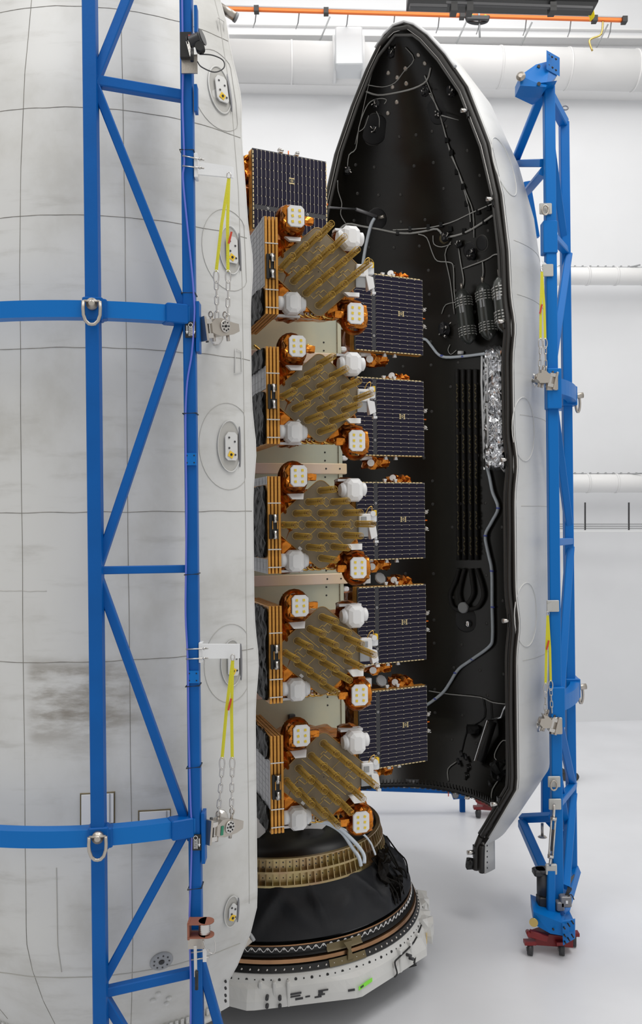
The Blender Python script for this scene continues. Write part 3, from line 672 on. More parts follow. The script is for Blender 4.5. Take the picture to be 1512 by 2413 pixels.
m.M = None; m.build('spring_finger', M['seal'], rf)
m = MB()
for k in range(46): a = RA + .1 + k*.062; q = cylp(RX, RY, 1.685, a, 1.345); m.M = frame(q, (math.cos(a), math.sin(a), 0)); m.box((0, 0, 0), (.07, .01, .012))
m.M = None; m.build('marking_strip', M['hose_mark'], rf)
for (x, y) in ((1097, 232), (1172, 468), (1198, 762), (1201, 1085), (1208, 1460), (1209, 1897), (1137, 2034)):
    z = P(x, y, 13.6).z; p = rimpt(z, .17, .09); g = empty('rim_latch', p, parent=rf)
    m = MB(); m.cyl(p - V((.09, .02, 0)), p + V((.03, 0, 0)), .035, n=14); m.build('latch_pin', M['steel'], g)
    m = MB(); m.box(p + V((.04, .02, 0)), (.05, .1, .2)); m.build('latch_plate', M['black'], g)
# studs on the lining
m = MB()
for iz, z in enumerate([2.2 + .47*k for k in range(26)]):
    for ia in range(12):
        a = RA + math.radians(12 + ia*13.5 + (4 if iz % 3 == 0 else 0)); r = rad(PROF_R, z) - .06
        if r < .7 or (iz*7 + ia*3) % 5 == 0: continue
        q = cylp(RX, RY, r, a, z); m.turn(q, nR(q), [(.034, -.01), (.034, .004), (.016, .006)], 8)
m.build('insert_stud', M['liner_ring'], rf)
def discR(x, y, rpx, ry=None, key='liner_disc', th=.012, name='pad_disc'):
    p = hitR(x, y); n = nR(p); r = rpx*p.y/F; g = MB(); g.turn(p, n, [(r, -.03), (r, th), (r*.93, th+.004), (r*.6, th + .004)], 28); g.build(name, M[key], rf)
    return p, n
for x, y, r in ((882, 305, 34), (1030, 262, 30), (886, 517, 25), (1107, 590, 18), (1135, 573, 17)):
    discR(x, y, r+3, key='liner_ring', th=.004, name='pad_ring'); discR(x, y, r)
for x, y in ((915, 172), (955, 162), (936, 183), (925, 205), (957, 197), (935, 241), (914, 267), (985, 130), (1000, 150)):
    p = hitR(x, y, .01); m = MB(); m.turn(p, nR(p), [(.045, -.02), (.045, .008), (.02, .012)], 12); m.build('bolt_cap', M['nickel'], rf)
def cableR(pts, r=.012, key='cable_grey', name='wire_run', off=.03, k=3):
    m = MB(); m.tube(smooth_path([hitR(x, y, off) for x, y in pts], k), r, 6); return m.build(name, M[key], rf)
cableR([(862, 216), (890, 224), (930, 219), (975, 208), (1005, 190), (1014, 160)], .017)
cableR([(860, 199), (900, 205), (930, 195), (950, 170), (975, 140), (955, 112)], .009)
cableR([(1000, 178), (1022, 235), (1040, 285), (1050, 320), (1062, 365), (1078, 400), (1092, 445), (1106, 500), (1108, 545)], .012)
cableR([(1012, 222), (1034, 262), (1052, 330), (1070, 380), (1086, 420), (1098, 455), (1114, 500), (1116, 560)], .010)
cableR([(790, 568), (797, 545), (818, 528), (850, 533), (890, 540), (930, 548), (965, 550), (1000, 545), (1030, 540), (1048, 558), (1085, 552), (1120, 535), (1160, 508)], .022)
cableR([(925, 542), (1000, 538), (1060, 525), (1110, 502), (1165, 478)], .012)
cableR([(985, 552), (1005, 560), (1018, 595), (1030, 615), (1058, 618), (1068, 630), (1070, 690), (1076, 730)], .011)
cableR([(1020, 555), (1022, 575), (1040, 582), (1062, 575)], .010)
cableR([(886, 262), (893, 278), (893, 300)], .009); cableR([(868, 272), (858, 300), (846, 310)], .008); cableR([(905, 245), (910, 235), (895, 232), (872, 240), (858, 262), (845, 300), (838, 350), (822, 365), (818, 395)], .010)
cableR([(892, 120), (880, 160), (868, 200), (850, 280), (836, 340)], .008); cableR([(795, 425), (796, 450), (805, 480), (802, 505), (815, 528)], .010)
cableR([(1062, 570), (1048, 600), (1060, 660), (1070, 740)], .010); cableR([(1080, 585), (1085, 620), (1092, 660), (1088, 680)], .013); cableR([(1090, 633), (1145, 612), (1165, 600), (1180, 605), (1178, 645)], .013); cableR([(1136, 615), (1138, 640), (1135, 662)], .012)
cableR([(1040, 740), (1050, 718), (1078, 712)], .008); cableR([(1060, 812), (1055, 825), (1062, 835), (1075, 825)], .008)
cableR([(1010, 1628), (1060, 1636), (1130, 1643), (1160, 1655), (1200, 1660)], .012); cableR([(1137, 1645), (1140, 1690), (1110, 1712), (1098, 1725), (1085, 1780)], .010, 'cable_dark'); cableR([(1155, 1655), (1158, 1700)], .008, 'cable_dark')
cableR([(1075, 1795), (1055, 1812), (1056, 1840)], .012); cableR([(1203, 1750), (1185, 1745), (1170, 1765), (1165, 1785), (1180, 1805), (1178, 1830), (1160, 1860), (1157, 1885)], .012)
cableR([(882, 514), (874, 530), (866, 560), (858, 600), (853, 640), (851, 690)], .036, 'hose', 'white_hose', .06)
g = cableR([(992, 799), (1004, 801), (1018, 818), (1032, 835), (1050, 842), (1090, 840), (1145, 833)], .030, 'hose', 'white_hose', .06)
cableR([(1143, 1085), (1153, 1125), (1160, 1160), (1173, 1197), (1158, 1230), (1143, 1262), (1150, 1305), (1158, 1345), (1159, 1430), (1160, 1500), (1152, 1524), (1110, 1555), (1080, 1577), (1060, 1608), (1045, 1630), (1024, 1648), (1004, 1662)], .032, 'hose', 'white_hose', .06, 4)
for (x, y) in ((1040, 838), (1090, 840), (1173, 1197), (1143, 1262), (1160, 1430), (1112, 1553), (1072, 1585), (1025, 1646), (1158, 1345)):
    p = hitR(x, y, .06); m = MB(); m.turn(p - V((0, 0, .02)), (0.1, 0, 1), [(.038, 0), (.038, .03)], 10); m.build('hose_tie', M['cable_blue'], rf)
m = MB(); m.cyl(P(775, 489, 15.6), hitR(838, 493, .1), .018, n=8); m.cyl(hitR(838, 493, .1), hitR(886, 510, .05), .035, n=8); m.build('strut_rod', M['grey'], rf)
m = MB(); p = hitR(897, 514, .04); m.cyl(p - V((.05, 0, 0)), p + V((.06, -.1, 0)), .035, n=10); m.build('hose_fitting', M['nickel'], rf)
m = MB(); m.cyl(hitR(1040, 272, .1), hitR(1080, 283, .08), .012, .004, n=8); m.build('probe_rod', M['cable_grey'], rf)
# gas bottles
def bottle(x0, y0, x1, y1, r):
    a, c = hitR(x0, y0, r+.07), hitR(x1, y1, r+.07); g = empty('gas_bottle', c, parent=rf); d = (a-c); L = d.length
    prof = [(.02, 0), (r*.45, .03), (r*.8, .09), (r*.97, .16), (r, .22), (r, L-.22), (r*.97, L-.16), (r*.8, L-.09), (r*.45, L-.03), (.03, L)]
    m = MB(); m.turn(c, d, prof, 24); m.build('tank', M['bottle'], g)
    m = MB(); m.cyl(a, a + d.normalized()*.1, .03, n=10); m.build('valve_neck', M['nickel'], g)
    x_, y_, z_ = basis(d)
    for h0 in (.17, L-.36):
        for k in range(4):
            m = MB()
            for j in range(14):
                q0, q1 = 2*PI*j/14, 2*PI*(j+.62)/14
                m.prism([c + z_*(h0 + k*.05 + dz) + (x_*math.cos(q) + y_*math.sin(q))*(r+.006) for q, dz in ((q0, 0), (q1, 0), (q1, .02), (q0, .02))], (x_*math.cos((q0+q1)/2) + y_*math.sin((q0+q1)/2))*.004)
            m.build('reflective_band', M['plate_steel'], g)
    u = (V((0, 0, CAMZ)) - c); u = (u - z_*u.dot(z_)).normalized(); v = z_.cross(u)
    m = MB(); m.prism([c + z_*(L*hh) + u*(r+.001)*math.cos(q) + v*(r+.001)*math.sin(q) for hh, q in ((.55, -.65), (.55, -.1), (.70, -.1), (.70, -.65))], u*.004); m.build('tank_label', M['mid_grey'], g)
bottle(1088, 680, 1105, 812, .162); bottle(1137, 665, 1153, 802, .162); bottle(1177, 650, 1190, 785, .135)
for x0, x1, y0, y1 in ((1078, 1100, 695, 790), (1125, 1150, 680, 785)):
    m = MB(); m.box(hitR((x0+x1)/2, (y0+y1)/2, .03), (.12, .06, .7)); m.build('bottle_cradle', M['black'], rf)
# silver foil wrap over ducting
g = empty('foil_blanket', hitR(1168, 960, .1), parent=rf)
def foil_strip(x0, x1, y0, y1, nx, ny, off, amp, key, name, seed):
    rnd = random.Random(seed); m = MB(); ids = []
    for j in range(ny+1):
        row = []
        for i in range(nx+1):
            x = x0 + (x1-x0)*i/nx + rnd.uniform(-1, 1)*1.5; y = y0 + (y1-y0)*j/ny + rnd.uniform(-1, 1)*3
            e = 1 if 0 < i < nx and 0 < j < ny else .1
            row.append(m.pt(hitR(x, y, off*e + (rnd.uniform(-1, 1)*amp if e == 1 else 0))))
        ids.append(row)
    for A_, B_ in zip(ids, ids[1:]):
        for i in range(nx):
            if rnd.random() < .5: m.face((A_[i], A_[i+1], B_[i+1])); m.face((A_[i], B_[i+1], B_[i]))
            else: m.face((A_[i], A_[i+1], B_[i])); m.face((A_[i+1], B_[i+1], B_[i]))
    m.build(name, M[key], g)
foil_strip(1138, 1192, 815, 1108, 11, 44, .20, .055, 'silver_foil', 'foil_sheet', 5)
m = MB(); m.tube([hitR(x, y, .24) for x, y in ((1148, 845), (1148, 900), (1147, 945))], .02, 6); m.tube([hitR(x, y, .24) for x, y in ((1147, 950), (1149, 1010), (1149, 1050))], .02, 6); m.build('tape_strip', M['white_metal'], g)
m = MB(); m.tube([hitR(x, y, .04) for x, y in ((1135, 838), (1134, 900), (1137, 980), (1140, 1075))], .022, 6); m.tube([hitR(x, y, .06) for x, y in ((1140, 1075), (1150, 1092), (1175, 1092), (1190, 1110))], .035, 6); m.build('foil_edge_tape', M['white_metal'], g)
# ribbed hoses down the wall and their fan
g = empty('hose_bank', hitR(1098, 1100, .05), parent=rf)
for x in (1076, 1090, 1105, 1119):
    m = MB(); m.tube([hitR(x + (y-870)*.0085, y, .05) for y in range(870, 1345, 25)], .042, 8); m.build('duct_hose', M['black_soft'], g)
    m = MB()
    for y0 in range(905, 1325, 60):
        if 1090 < y0 < 1140: continue
        for j in range(5): m.tube([hitR(x + (y0-870)*.0085 + (1.5 if j % 2 else -1.5), y0+j*9, .092), hitR(x + (y0-870)*.0085 + (-1.5 if j % 2 else 1.5), y0+j*9+7, .092)], .014, 5)
    m.build('gold_tape', M['hose_mark'], g)
for pts in ([(1080, 1340), (1074, 1365), (1060, 1400), (1066, 1430), (1085, 1440)], [(1094, 1340), (1086, 1370), (1082, 1400), (1088, 1425)], [(1108, 1340), (1112, 1370), (1114, 1400), (1100, 1425)], [(1122, 1340), (1134, 1375), (1138, 1405), (1125, 1430), (1105, 1436)]):
    m = MB(); m.tube(smooth_path([hitR(x, y, .05) for x, y in pts]), .042, 8); m.build('duct_hose', M['black_soft'], g)
discR(1095, 1455, 36, key='liner_ring', th=.004, name='pad_ring'); discR(1098, 1460, 30)
p = hitR(1091, 1432, .1); m = MB(); m.turn(p, nR(p), [(.11, -.06), (.11, .02), (.09, .03)], 20); m.build('hose_cap', M['mid_grey'], g)
p = hitR(1102, 1470, .04); m = MB(); m.turn(p, nR(p), [(.075, -.02), (.07, .02), (.05, .05), (.0, .06)], 18); m.build('chrome_port', M['chrome'], g)
# lower equipment
g = empty('actuator_unit', hitR(1145, 1740, .1), parent=rf)
m = MB(); m.cyl(hitR(1160, 1700, .14), hitR(1130, 1795, .14), .085, n=14); m.build('actuator_tube', M['black'], g)
m = MB(); m.beam(hitR(1148, 1698, .2), hitR(1118, 1793, .2), .13, .05, up=(1, 0, 0)); m.build('silver_wrap', M['silver_foil'], g)
m = MB(); m.tube([hitR(x, y, .12) for x, y in ((1152, 1698), (1180, 1690), (1186, 1672), (1201, 1650))], .025, 6); m.build('silver_conduit', M['silver_foil'], g)
m = MB(); m.crumple(hitR(1113, 1718, .1), (.24, .16, .16), (3, 3, 3), .01, 8); m.build('valve_box', M['black'], rf)
m = MB(); m.crumple(hitR(1175, 1815, .1), (.3, .16, .34), (4, 3, 4), .03, 9); m.build('valve_box', M['black'], rf)
for x, y in ((1096, 1778), (1078, 1788), (1085, 1770), (1165, 1820), (1172, 1825), (1152, 1840)):
    m = MB(); m.cyl(hitR(x, y, .08), hitR(x+3, y+12, .1), .03, n=8); m.build('connector', M['dark_grey'], rf)
for x, y in ((1104, 1808), (1100, 1827)):
    p = hitR(x, y, .01); m = MB(frame(p, (math.cos(RA), math.sin(RA), 0))); m.cbox((0, 0, 0), (.17, .03, .13), .012); m.build('port_cover', M['liner_ring'], rf)
    m = MB(frame(p + nR(p)*.02, (math.cos(RA), math.sin(RA), 0))); m.turn((-.03, 0, 0), (0, -1, 0), [(.014, 0), (.012, .03)], 8); m.turn((.03, 0, 0), (0, -1, 0), [(.014, 0), (.012, .03)], 8); m.build('port_screw', M['grey'], rf)
# thruster valves and clips in the upper part
for x, y, s in ((886, 245, .10), (1000, 215, .13), (1062, 215, .13), (818, 402, .10), (1048, 560, .13), (1080, 575, .1), (1108, 600, .16), (1046, 775, .2), (882, 305, .08), (1030, 270, .1), (921, 125, .12)):
    p = hitR(x, y, .06); m = MB(); m.crumple(p, (s, s, s*1.2), (3, 3, 3), s*.12, int(x)); m.build('valve_cluster', M['cable_dark'], rf)
    m = MB()
    for k in range(4): q = p + V((random.uniform(-.5, .5)*s, -s*.5, random.uniform(-.6, .6)*s)); m.cyl(q, q + V((random.uniform(-.06, .06), -.03, random.uniform(-.06, .06))), .012, n=6)
    m.build('fitting', M['steel'], rf)
for x, y, a, c in ((1046, 768, .16, .05), (1045, 790, .12, .04)):
    m = MB(); p = hitR(x, y, .12); m.cyl(p, p + V((a*.3, -.05, -c)), .03, n=8); m.build('silver_fitting', M['steel'], rf)
for x, y in ((936, 548), (965, 540), (1008, 535), (1038, 530), (1060, 540), (1092, 545), (1110, 530), (1140, 522), (1150, 490), (1125, 500), (1075, 405), (1090, 440), (1062, 360), (1052, 330), (1098, 480)):
    m = MB(); m.box(hitR(x, y, .04), (.06, .05, .1)); m.build('cable_clip', M['black'], rf)
p = hitR(1046, 562, .03); m = MB(); m.turn(p, nR(p), [(.11, -.03), (.10, .01), (.05, .015)], 18); m.build('sealant_ring', M['hose_mark'], rf)
p = hitR(1084, 831, .06); m = MB(); m.cyl(p - V((.05, 0, 0)), p + V((.06, 0, 0)), .035, n=10); m.build('white_fitting', M['white'], rf)
# marks on the outside
for y in (585, 710, 985, 1193, 1545):
    z = P(1250, y, 14).z; m = MB(); m.tube([cylp(RX, RY, rad(PROF_R, z) + .001, RA + .05 + k*.05, z) for k in range(24)], .004, 5); m.build('panel_seam', M['seam_light'], rf)
for z in (8.0, 5.1, 12.2):
    m = MB(); m.tube([cylp(RX, RY, rad(PROF_R, z+.5*math.sin(t)) + .003, RA + .10 + .13*math.cos(t), z + .5*math.sin(t)) for t in [2*PI*k/28 for k in range(28)]], .010, 5, closed=True); m.build('dish_edge', M['fairing_clean'], rf)

# ------------------------------------------------------------------ dispenser column
TH = math.radians(17.16); tx, ty = math.cos(TH), math.sin(TH)       # t = right along the face, face normal n = (ty,-tx)
AX, AY = -.70, 13.28
def dl(x, y, z): return V((AX + x*tx - y*ty, AY + x*ty + y*tx, z))  # local dispenser coordinates, -y faces the camera
DM = Matrix.Translation((AX, AY, 0)) @ Matrix.Rotation(TH, 4, 'Z')
dp = empty('satellite_dispenser', (AX, AY, 2.1), 'pale gold-green riveted column carrying the stacked satellites between fairing halves', 'dispenser')
HW = .82; m = MB(DM); m.cbox((0, 0, 6.35), (2*HW, 2*HW, 8.1), .03); m.build('column_body', M['dispenser'], dp)
for z in (8.96, 7.36, 5.76, 4.16):
    m = MB(DM); m.cbox((0, 0, z), (2*HW+.10, 2*HW+.10, .155), .01); m.build('cross_band', M['dispenser_beam'], dp)
    m = MB(DM)
    for x in (-.75, -.55, .55, .76):
        for dz in (-.24, -.12, 0, .12, .24): m.turn((x, -HW-(.05 if dz == 0 else 0), z+dz), (0, -1, 0), [(.014, 0), (.012, .006)], 8)
    for x in (-.6, -.2, .2, .6):
        for y in (-.5, .5): m.turn((HW + .0, y, z+.13), (1, 0, 0), [(.014, 0), (.012, .006)], 8)
    m.build('rivet', M['black'], dp)
    for dz in (.16, -.16, .5): m = MB(DM); m.cbox((HW+.035, -HW+.05, z+dz), (.09, .12, .07), .015); m.build('edge_bracket', M['white_metal'], dp)
for sx in (-1, 1):
    m = MB(DM); m.cbox((sx*(HW-.04), -HW-.01, 6.35), (.06, .03, 8.1), .005); m.build('corner_strip', M['dispenser'], dp)
for x, z in ((-.2, 8.75), (-.1, 8.72), (.0, 3.75)):
    m = MB(DM); m.cbox((x, -HW-.03, z), (.1, .05, .18), .01); m.build('connector_box', M['dark_grey'], dp)
m = MB(DM); m.tube(smooth_path([(-.5, -HW-.06, 9.1), (-.2, -HW-.12, 8.85), (.1, -HW-.1, 8.9), (.3, -HW-.06, 9.15)]), .02, 6); m.build('wire_harness', M['gold_foil'], dp)
for x0, z0 in ((-.78, 2.35), (.12, 2.35)):
    m = MB(DM); m.prism([(x0, -1.0, z0-.35), (x0+.34, -1.0, z0-.1), (x0+.34, -1.0, z0+.3), (x0+.02, -.9, z0+.45)], (0, .06, 0)); m.build('foot_bracket', M['white_metal'], dp)
m = MB(DM)
for x, z in ((-.72, 2.25), (-.66, 2.35), (-.6, 2.2), (.2, 2.3), (.3, 2.42)): m.turn((x, -1.01, z), (0, -1, 0), [(.03, 0), (.03, .005)], 10)
m.build('bracket_hole', M['black'], dp)

# ------------------------------------------------------------------ near satellites (antenna side to the camera)
def octagon(cx, cz, w_, h_, e, y): return [(cx-w_+e, y, cz-h_), (cx+w_-e, y, cz-h_), (cx+w_, y, cz-h_+e), (cx+w_, y, cz+h_-e), (cx+w_-e, y, cz+h_), (cx-w_+e, y, cz+h_), (cx-w_, y, cz+h_-e), (cx-w_, y, cz-h_+e)]
KIDS = []
helix_me = {}
def make_near():
    r = empty('satellite', (0, 0, 0))
    m = MB(); m.crumple((-.03, .58, 0), (.98, 1.0, .86), (9, 6, 8), .022, 11); m.build('body', M['kapton'], r)
    m = MB(); m.crumple((-.05, .16, -.06), (.80, .22, .98), (8, 3, 9), .03, 12); m.build('front_blanket', M['kapton'], r)
    m = MB(); m.crumple((.36, .2, -.12), (.30, .3, .62), (4, 4, 8), .035, 13); m.build('side_blanket', M['kapton'], r)
    m = MB(); m.crumple((-.42, .14, .0), (.22, .26, .9), (4, 4, 10), .035, 23); m.build('side_blanket', M['kapton'], r)
    # antenna plate: rounded diamond
    S = .445; q = 6; rr = .085; pts = []
    for cx, cz, a0 in ((S-rr, S-rr, 0), (-S+rr, S-rr, 90), (-S+rr, -S+rr, 180), (S-rr, -S+rr, 270)):
        for k in range(q+1): a = math.radians(a0 + 90*k/q); pts.append((cx + rr*math.cos(a), cz + rr*math.sin(a)))
    c4, s4 = math.cos(PI/4), math.sin(PI/4)
    rot = lambda u, v: ((u*c4 - v*s4)*1.075, (u*s4 + v*c4)*.935)
    m = MB(); m.prism([(rot(u, v)[0], 0, rot(u, v)[1]) for u, v in pts], (0, .025, 0)); pl = m.build('antenna_plate', M['plate'], r)
    m = MB(); m.tube([(rot(u, v)[0], .0, rot(u, v)[1]) for u, v in pts], .006, 5, closed=True); m.build('plate_edge', M['plate_rim'], pl)
    m = MB()
    def tr(path, wd=.0048):
        m.tube([(rot(u, v)[0], -.003, rot(u, v)[1]) for u, v in path], wd, 4, smooth=False)
    for sx in (-1, 1):
        for sz in (-1, 1):
            ox, oz = sx*.215, sz*.215
            tr([(ox-.09, oz), (ox-.02, oz), (ox-.02, oz+.03), (ox+.03, oz+.03), (ox+.03, oz), (ox+.09, oz)])
            tr([(ox, oz), (ox, oz-.1), (ox+.04, oz-.1)]); tr([(ox-.09, oz), (ox-.09, oz+.05)], .0028); tr([(ox+.09, oz), (ox+.09, oz-.05)], .0028)
    tr([(0, -.38), (0, -.05), (.04, -.05), (.04, .06), (0, .06), (0, .38)], .0042); tr([(-.36, 0), (-.08, 0)], .0045); tr([(.08, .0), (.36, 0)], .003); tr([(-.05, .05), (-.12, .05), (-.12, .1)], .003)
    for i in range(4):
        for j in range(4):
            u, v = (i-1.5)*.215, (j-1.5)*.215; x, z = rot(u, v); m.tube([(x + .052*math.cos(t), -.003, z + .045*math.sin(t)) for t in [2*PI*k/16 for k in range(16)]], .0025, 4, closed=True)
    m.build('circuit_track', M['track'], pl)
    m = MB(); m.box((-.28, -.004, -.30), (.035, .006, .05), R=Matrix.Rotation(-.8, 3, 'Y')); m.build('white_label', M['white'], pl)
    m = MB()
    for u, v in ((-.32, .06), (0, 0), (.3, .1), (.1, .32), (.1, -.32)): x, z = rot(u, v); m.turn((x, 0, z), (0, -1, 0), [(.007, 0), (.007, .004)], 6)
    m.build('screw', M['black'], pl)
    # sixteen helical antennas
    L = .56
    hm = MB(); T = 15; pp = [(0.041*math.cos(2*PI*T*k/(T*10)), -.01 - (L-.06)*k/(T*10), 0.041*math.sin(2*PI*T*k/(T*10))) for k in range(T*10+1)]
    hm.tube(pp, .0032, 3); 
    for a in (.6, 2.2, 3.7, 5.3): hm.tube([(.036*math.cos(a), 0, .036*math.sin(a)), (.036*math.cos(a), -L, .036*math.sin(a))], .0025, 3)
    hm.tube([(.04*math.cos(a), -L, .04*math.sin(a)) for a in [2*PI*k/12 for k in range(12)]], .003, 3, closed=True)
    hm.cur = 1; hm.tube([(0, 0, 0), (0, -L*.9, 0)], .010, 6)
    hm.cur = 2; hm.cyl((0, -.002, 0), (0, -L, 0), .042, .040, n=12, caps=False)
    first = hm.build('helical_antenna', [M['coil'], M['coil_core'], M['film']], pl)
    x0, z0 = rot(-1.5*.215, -1.5*.215); base = first.location.copy(); first.location = base + V((x0, 0, z0))
    for i in range(4):
        for j in range(4):
            if i == 0 and j == 0: continue
            h = first.copy(); C.objects.link(h); x, z = rot((i-1.5)*.215, (j-1.5)*.215); h.location = base + V((x, 0, z)); WL[h] = V((0, 0, 0))
    # solar panel pack at the left, edge-on
    g = empty('solar_panel_pack', (-.635, .5, 0), parent=r)
    for k in range(4):
        x = -.705 + k*.045; m = MB(); m.cbox((x, .49, 0), (.033, 1.22, 1.2), .003); m.build('folded_panel', M['panel_edge'], g)
    m = MB(); m.box((-.64, .52, 0), (.14, 1.14, 1.16)); m.build('panel_spacer', M['black'], g)
    for z in (-.30, .27, .0-.52): m = MB(); m.box((-.637, -.122, z), (.165, .012, .014)); m.build('pack_band', M['steel'], g)
    m = MB(); m.box((-.65, -.135, -.02), (.11, .03, .30)); m.build('hinge_plate', M['black'], g)
    for z in (.08, -.12): m = MB(); m.cyl((-.64, -.16, z-.05), (-.64, -.16, z+.05), .03, n=12); m.build('hinge_barrel', M['steel'], g)
    m = MB(); m.beam((-.67, -.16, -.05), (-.67, -.16, .05), .012, .012); m.beam((-.61, -.16, -.05), (-.61, -.16, .05), .012, .012); m.build('hinge_link', M['panel_edge'], g)
    # patch antennas with six yellow squares
    for cx, cz, s, nm in ((-.345, .60, 1, 0), (.42, -.55, -1, 1)):
        g = empty('patch_antenna', (cx, 0, cz), parent=r); yf = -.22
        m = MB(); m.prism(octagon(cx, cz, .10, .125, .035, yf), (0, .05, 0)); m.build('white_face', M['white'], g)
        m = MB(); m.tube(octagon(cx, cz, .103, .128, .036, yf+.01), .006, 5, closed=True, smooth=False); m.build('face_frame', M['white_metal'], g)
        m = MB(); rnd = random.Random(4+nm)
        for ix in (-1, 1):
            for iz in (-1, 0, 1):
                a = rnd.uniform(-.3, .3); m.box((cx + ix*.045, yf-.003, cz + iz*.07), (.03, .006, .03), R=Matrix.Rotation(a, 3, 'Y'))
        m.build('yellow_patch', M['patch_yellow'], g)
        m = MB(); m.crumple((cx-.03*s, -.08, cz-.01), (.28, .22, .29), (5, 4, 5), .018, 20+nm); m.build('foil_housing', M['kapton'], g)
        m = MB(); m.tube([(cx - .03*s + .17*math.cos(t), -.04, cz - .02 + .19*math.sin(t)) for t in [2*PI*k/20 for k in range(20)]], .03, 5, closed=True, smooth=False); m.build('foil_ring', M['kapton_dark'], g)
        m = MB(); m.crumple((cx + .19*s, -.10, cz-.01), (.13, .1, .085), (3, 2, 2), .008, 30+nm); m.build('foil_sleeve', M['kapton'], g)
        m = MB(); m.crumple((cx, .08, cz - .08*s), (.26, .3, .24), (4, 4, 4), .03, 40+nm); m.build('foil_neck', M['kapton_dark'], g)
        zz = cz - .245*s + (.02 if nm else 0)
        m = MB(); m.prism([(cx-.11, -.08, zz+.03), (cx+.10, -.08, zz+.035), (cx+.07, -.16, zz-.04), (cx-.07, -.16, zz-.04)], (0, .06, 0)); m.build('radiator_flap', M['white'], g)
    # white gimbal heads
    for cx, cz, s in ((.40, .43, 1), (-.375, -.45, -1)):
        g = empty('gimbal_head', (cx, 0, cz), parent=r); k = .87 if s > 0 else .82
        m = MB(); rings = [[m.pt(p) for p in octagon(cx, cz, w_*k, h_*k, w_*k*.45, y_)] for w_, h_, y_ in ((.10, .115, .06), (.135, .165, -.02), (.14, .17, -.12), (.115, .15, -.17), (.06, .10, -.195))]
        for A_, B_ in zip(rings, rings[1:]):
            for q_ in range(8): m.face((A_[q_], A_[(q_+1) % 8], B_[(q_+1) % 8], B_[q_]))
        m.face(rings[-1]); m.build('faceted_cap', M['white'], g)
        m = MB(); m.turn((cx - .10*s if s > 0 else cx+.10, -.07, cz), (-1 if s > 0 else 1, 0, 0), [(.09, 0), (.095, .04), (.075, .055), (.075, .07)], 18); m.build('side_bearing', M['white_metal'], g)
        m = MB(); m.turn((cx + (.11 if s > 0 else -.11), -.05, cz+.01), (1 if s > 0 else -1, 0, 0), [(.085, 0), (.085, .06), (.06, .075)], 18); m.build('motor_cover', M['white'], g)
        m = MB(); m.crumple((cx-.02, .15, cz+.03*s), (.26, .2, .26), (4, 3, 4), .02, 50+s); m.build('foil_mount', M['kapton_dark'], g)
        m = MB(); m.box((cx-.02, .06, cz+.13*s), (.3, .12, .03)); m.build('mount_bracket', M['white_metal'], g)
    # sensor unit on the right edge
    g = empty('sensor_unit', (.66, .1, 0), parent=r)
    m = MB(); m.cbox((.58, .02, .05), (.16, .12, .16), .01); m.build('camera_box', M['white'], g)
    m = MB(); m.box((.56, -.045, .055), (.07, .01, .075)); m.build('camera_window', M['mid_grey'], g)
    m = MB(); m.prism([(.62, -.05, -.01), (.72, -.05, -.03), (.74, -.05, -.16), (.66, -.05, -.20)], (0, .1, 0)); m.build('radiator_flap', M['white'], g)
    m = MB(); m.box((.56, -.01, -.10), (.13, .03, .13)); m.build('grey_panel', M['mid_grey'], g)
    m = MB(); m.cbox((.71, .05, .09), (.09, .1, .14), .01); m.turn((.69, .0, .13), (0, -1, 0), [(.035, 0), (.035, .04)], 12); m.build('lens_block', M['white_metal'], g)
    m = MB(); m.box((.73, .02, .14), (.035, .06, .07)); m.build('yellow_block', M['label_yellow'], g)
    m = MB(); m.tube(smooth_path([(.60, .0, .12), (.63, -.02, .2), (.68, -.02, .22), (.68, 0, .14)]), .006, 5); m.tube(smooth_path([(.48, .05, .1), (.55, .0, .12), (.6, .02, .08)]), .008, 5); m.build('wire_loop', M['gold_foil'], g)
    m = MB(); m.cyl((.73, -.02, -.2), (.73, .02, -.13), .02, n=8); m.box((.73, -.02, -.23), (.05, .06, .03)); m.build('bracket_foot', M['white_metal'], g)
    # wiring underneath
    m = MB(); rnd = random.Random(9)
    for k in range(6): x = -.25 + k*.09; m.tube(smooth_path([(x, .1, -.46), (x+rnd.uniform(-.05, .05), .02, -.55), (x+.08, .05, -.57), (x+.13, .1, -.48)]), .012, 5)
    m.build('wire_harness', M['gold_foil'], r)
    m = MB(); m.box((-.2, .2, -.52), (.6, .25, .03)); m.build('lower_tray', M['white_metal'], r)
    return r
def all_kids(o, out):
    for ch in [x for x in bpy.data.objects if x.parent == o]: out.append(ch); all_kids(ch, out)
    return out
near0 = make_near(); KIDS = all_kids(near0, [])
NZ = [CAMZ + 3.11 - 1.597*i for i in range(5)]
NLAB = ['foil-wrapped satellite with its helix antenna plate tilted skyward, topmost of the front column',
        'foil-wrapped satellite with helix antenna plate, second from top in the front column',
        'foil-wrapped satellite with helices pointing straight right, middle of the front column',
        'foil-wrapped satellite with all-black reflection on its panel side, fourth from top in the front column',
        'foil-wrapped satellite lowest in the front column, just above the black cone']
ZONES = [[(-.25, .6, 1), (-.6, -.25, 0)], [(.36, .6, 0), (.08, .36, 1), (-.6, .08, 0)], [(.50, .6, 1), (-.42, .50, 0), (-.6, -.42, 1)], [(-.6, .6, 0)], [(.30, .6, 0), (-.30, .30, 1), (-.6, -.30, 0)]]  # bright and dark reflections on the glossy panel sides, painted as height zones
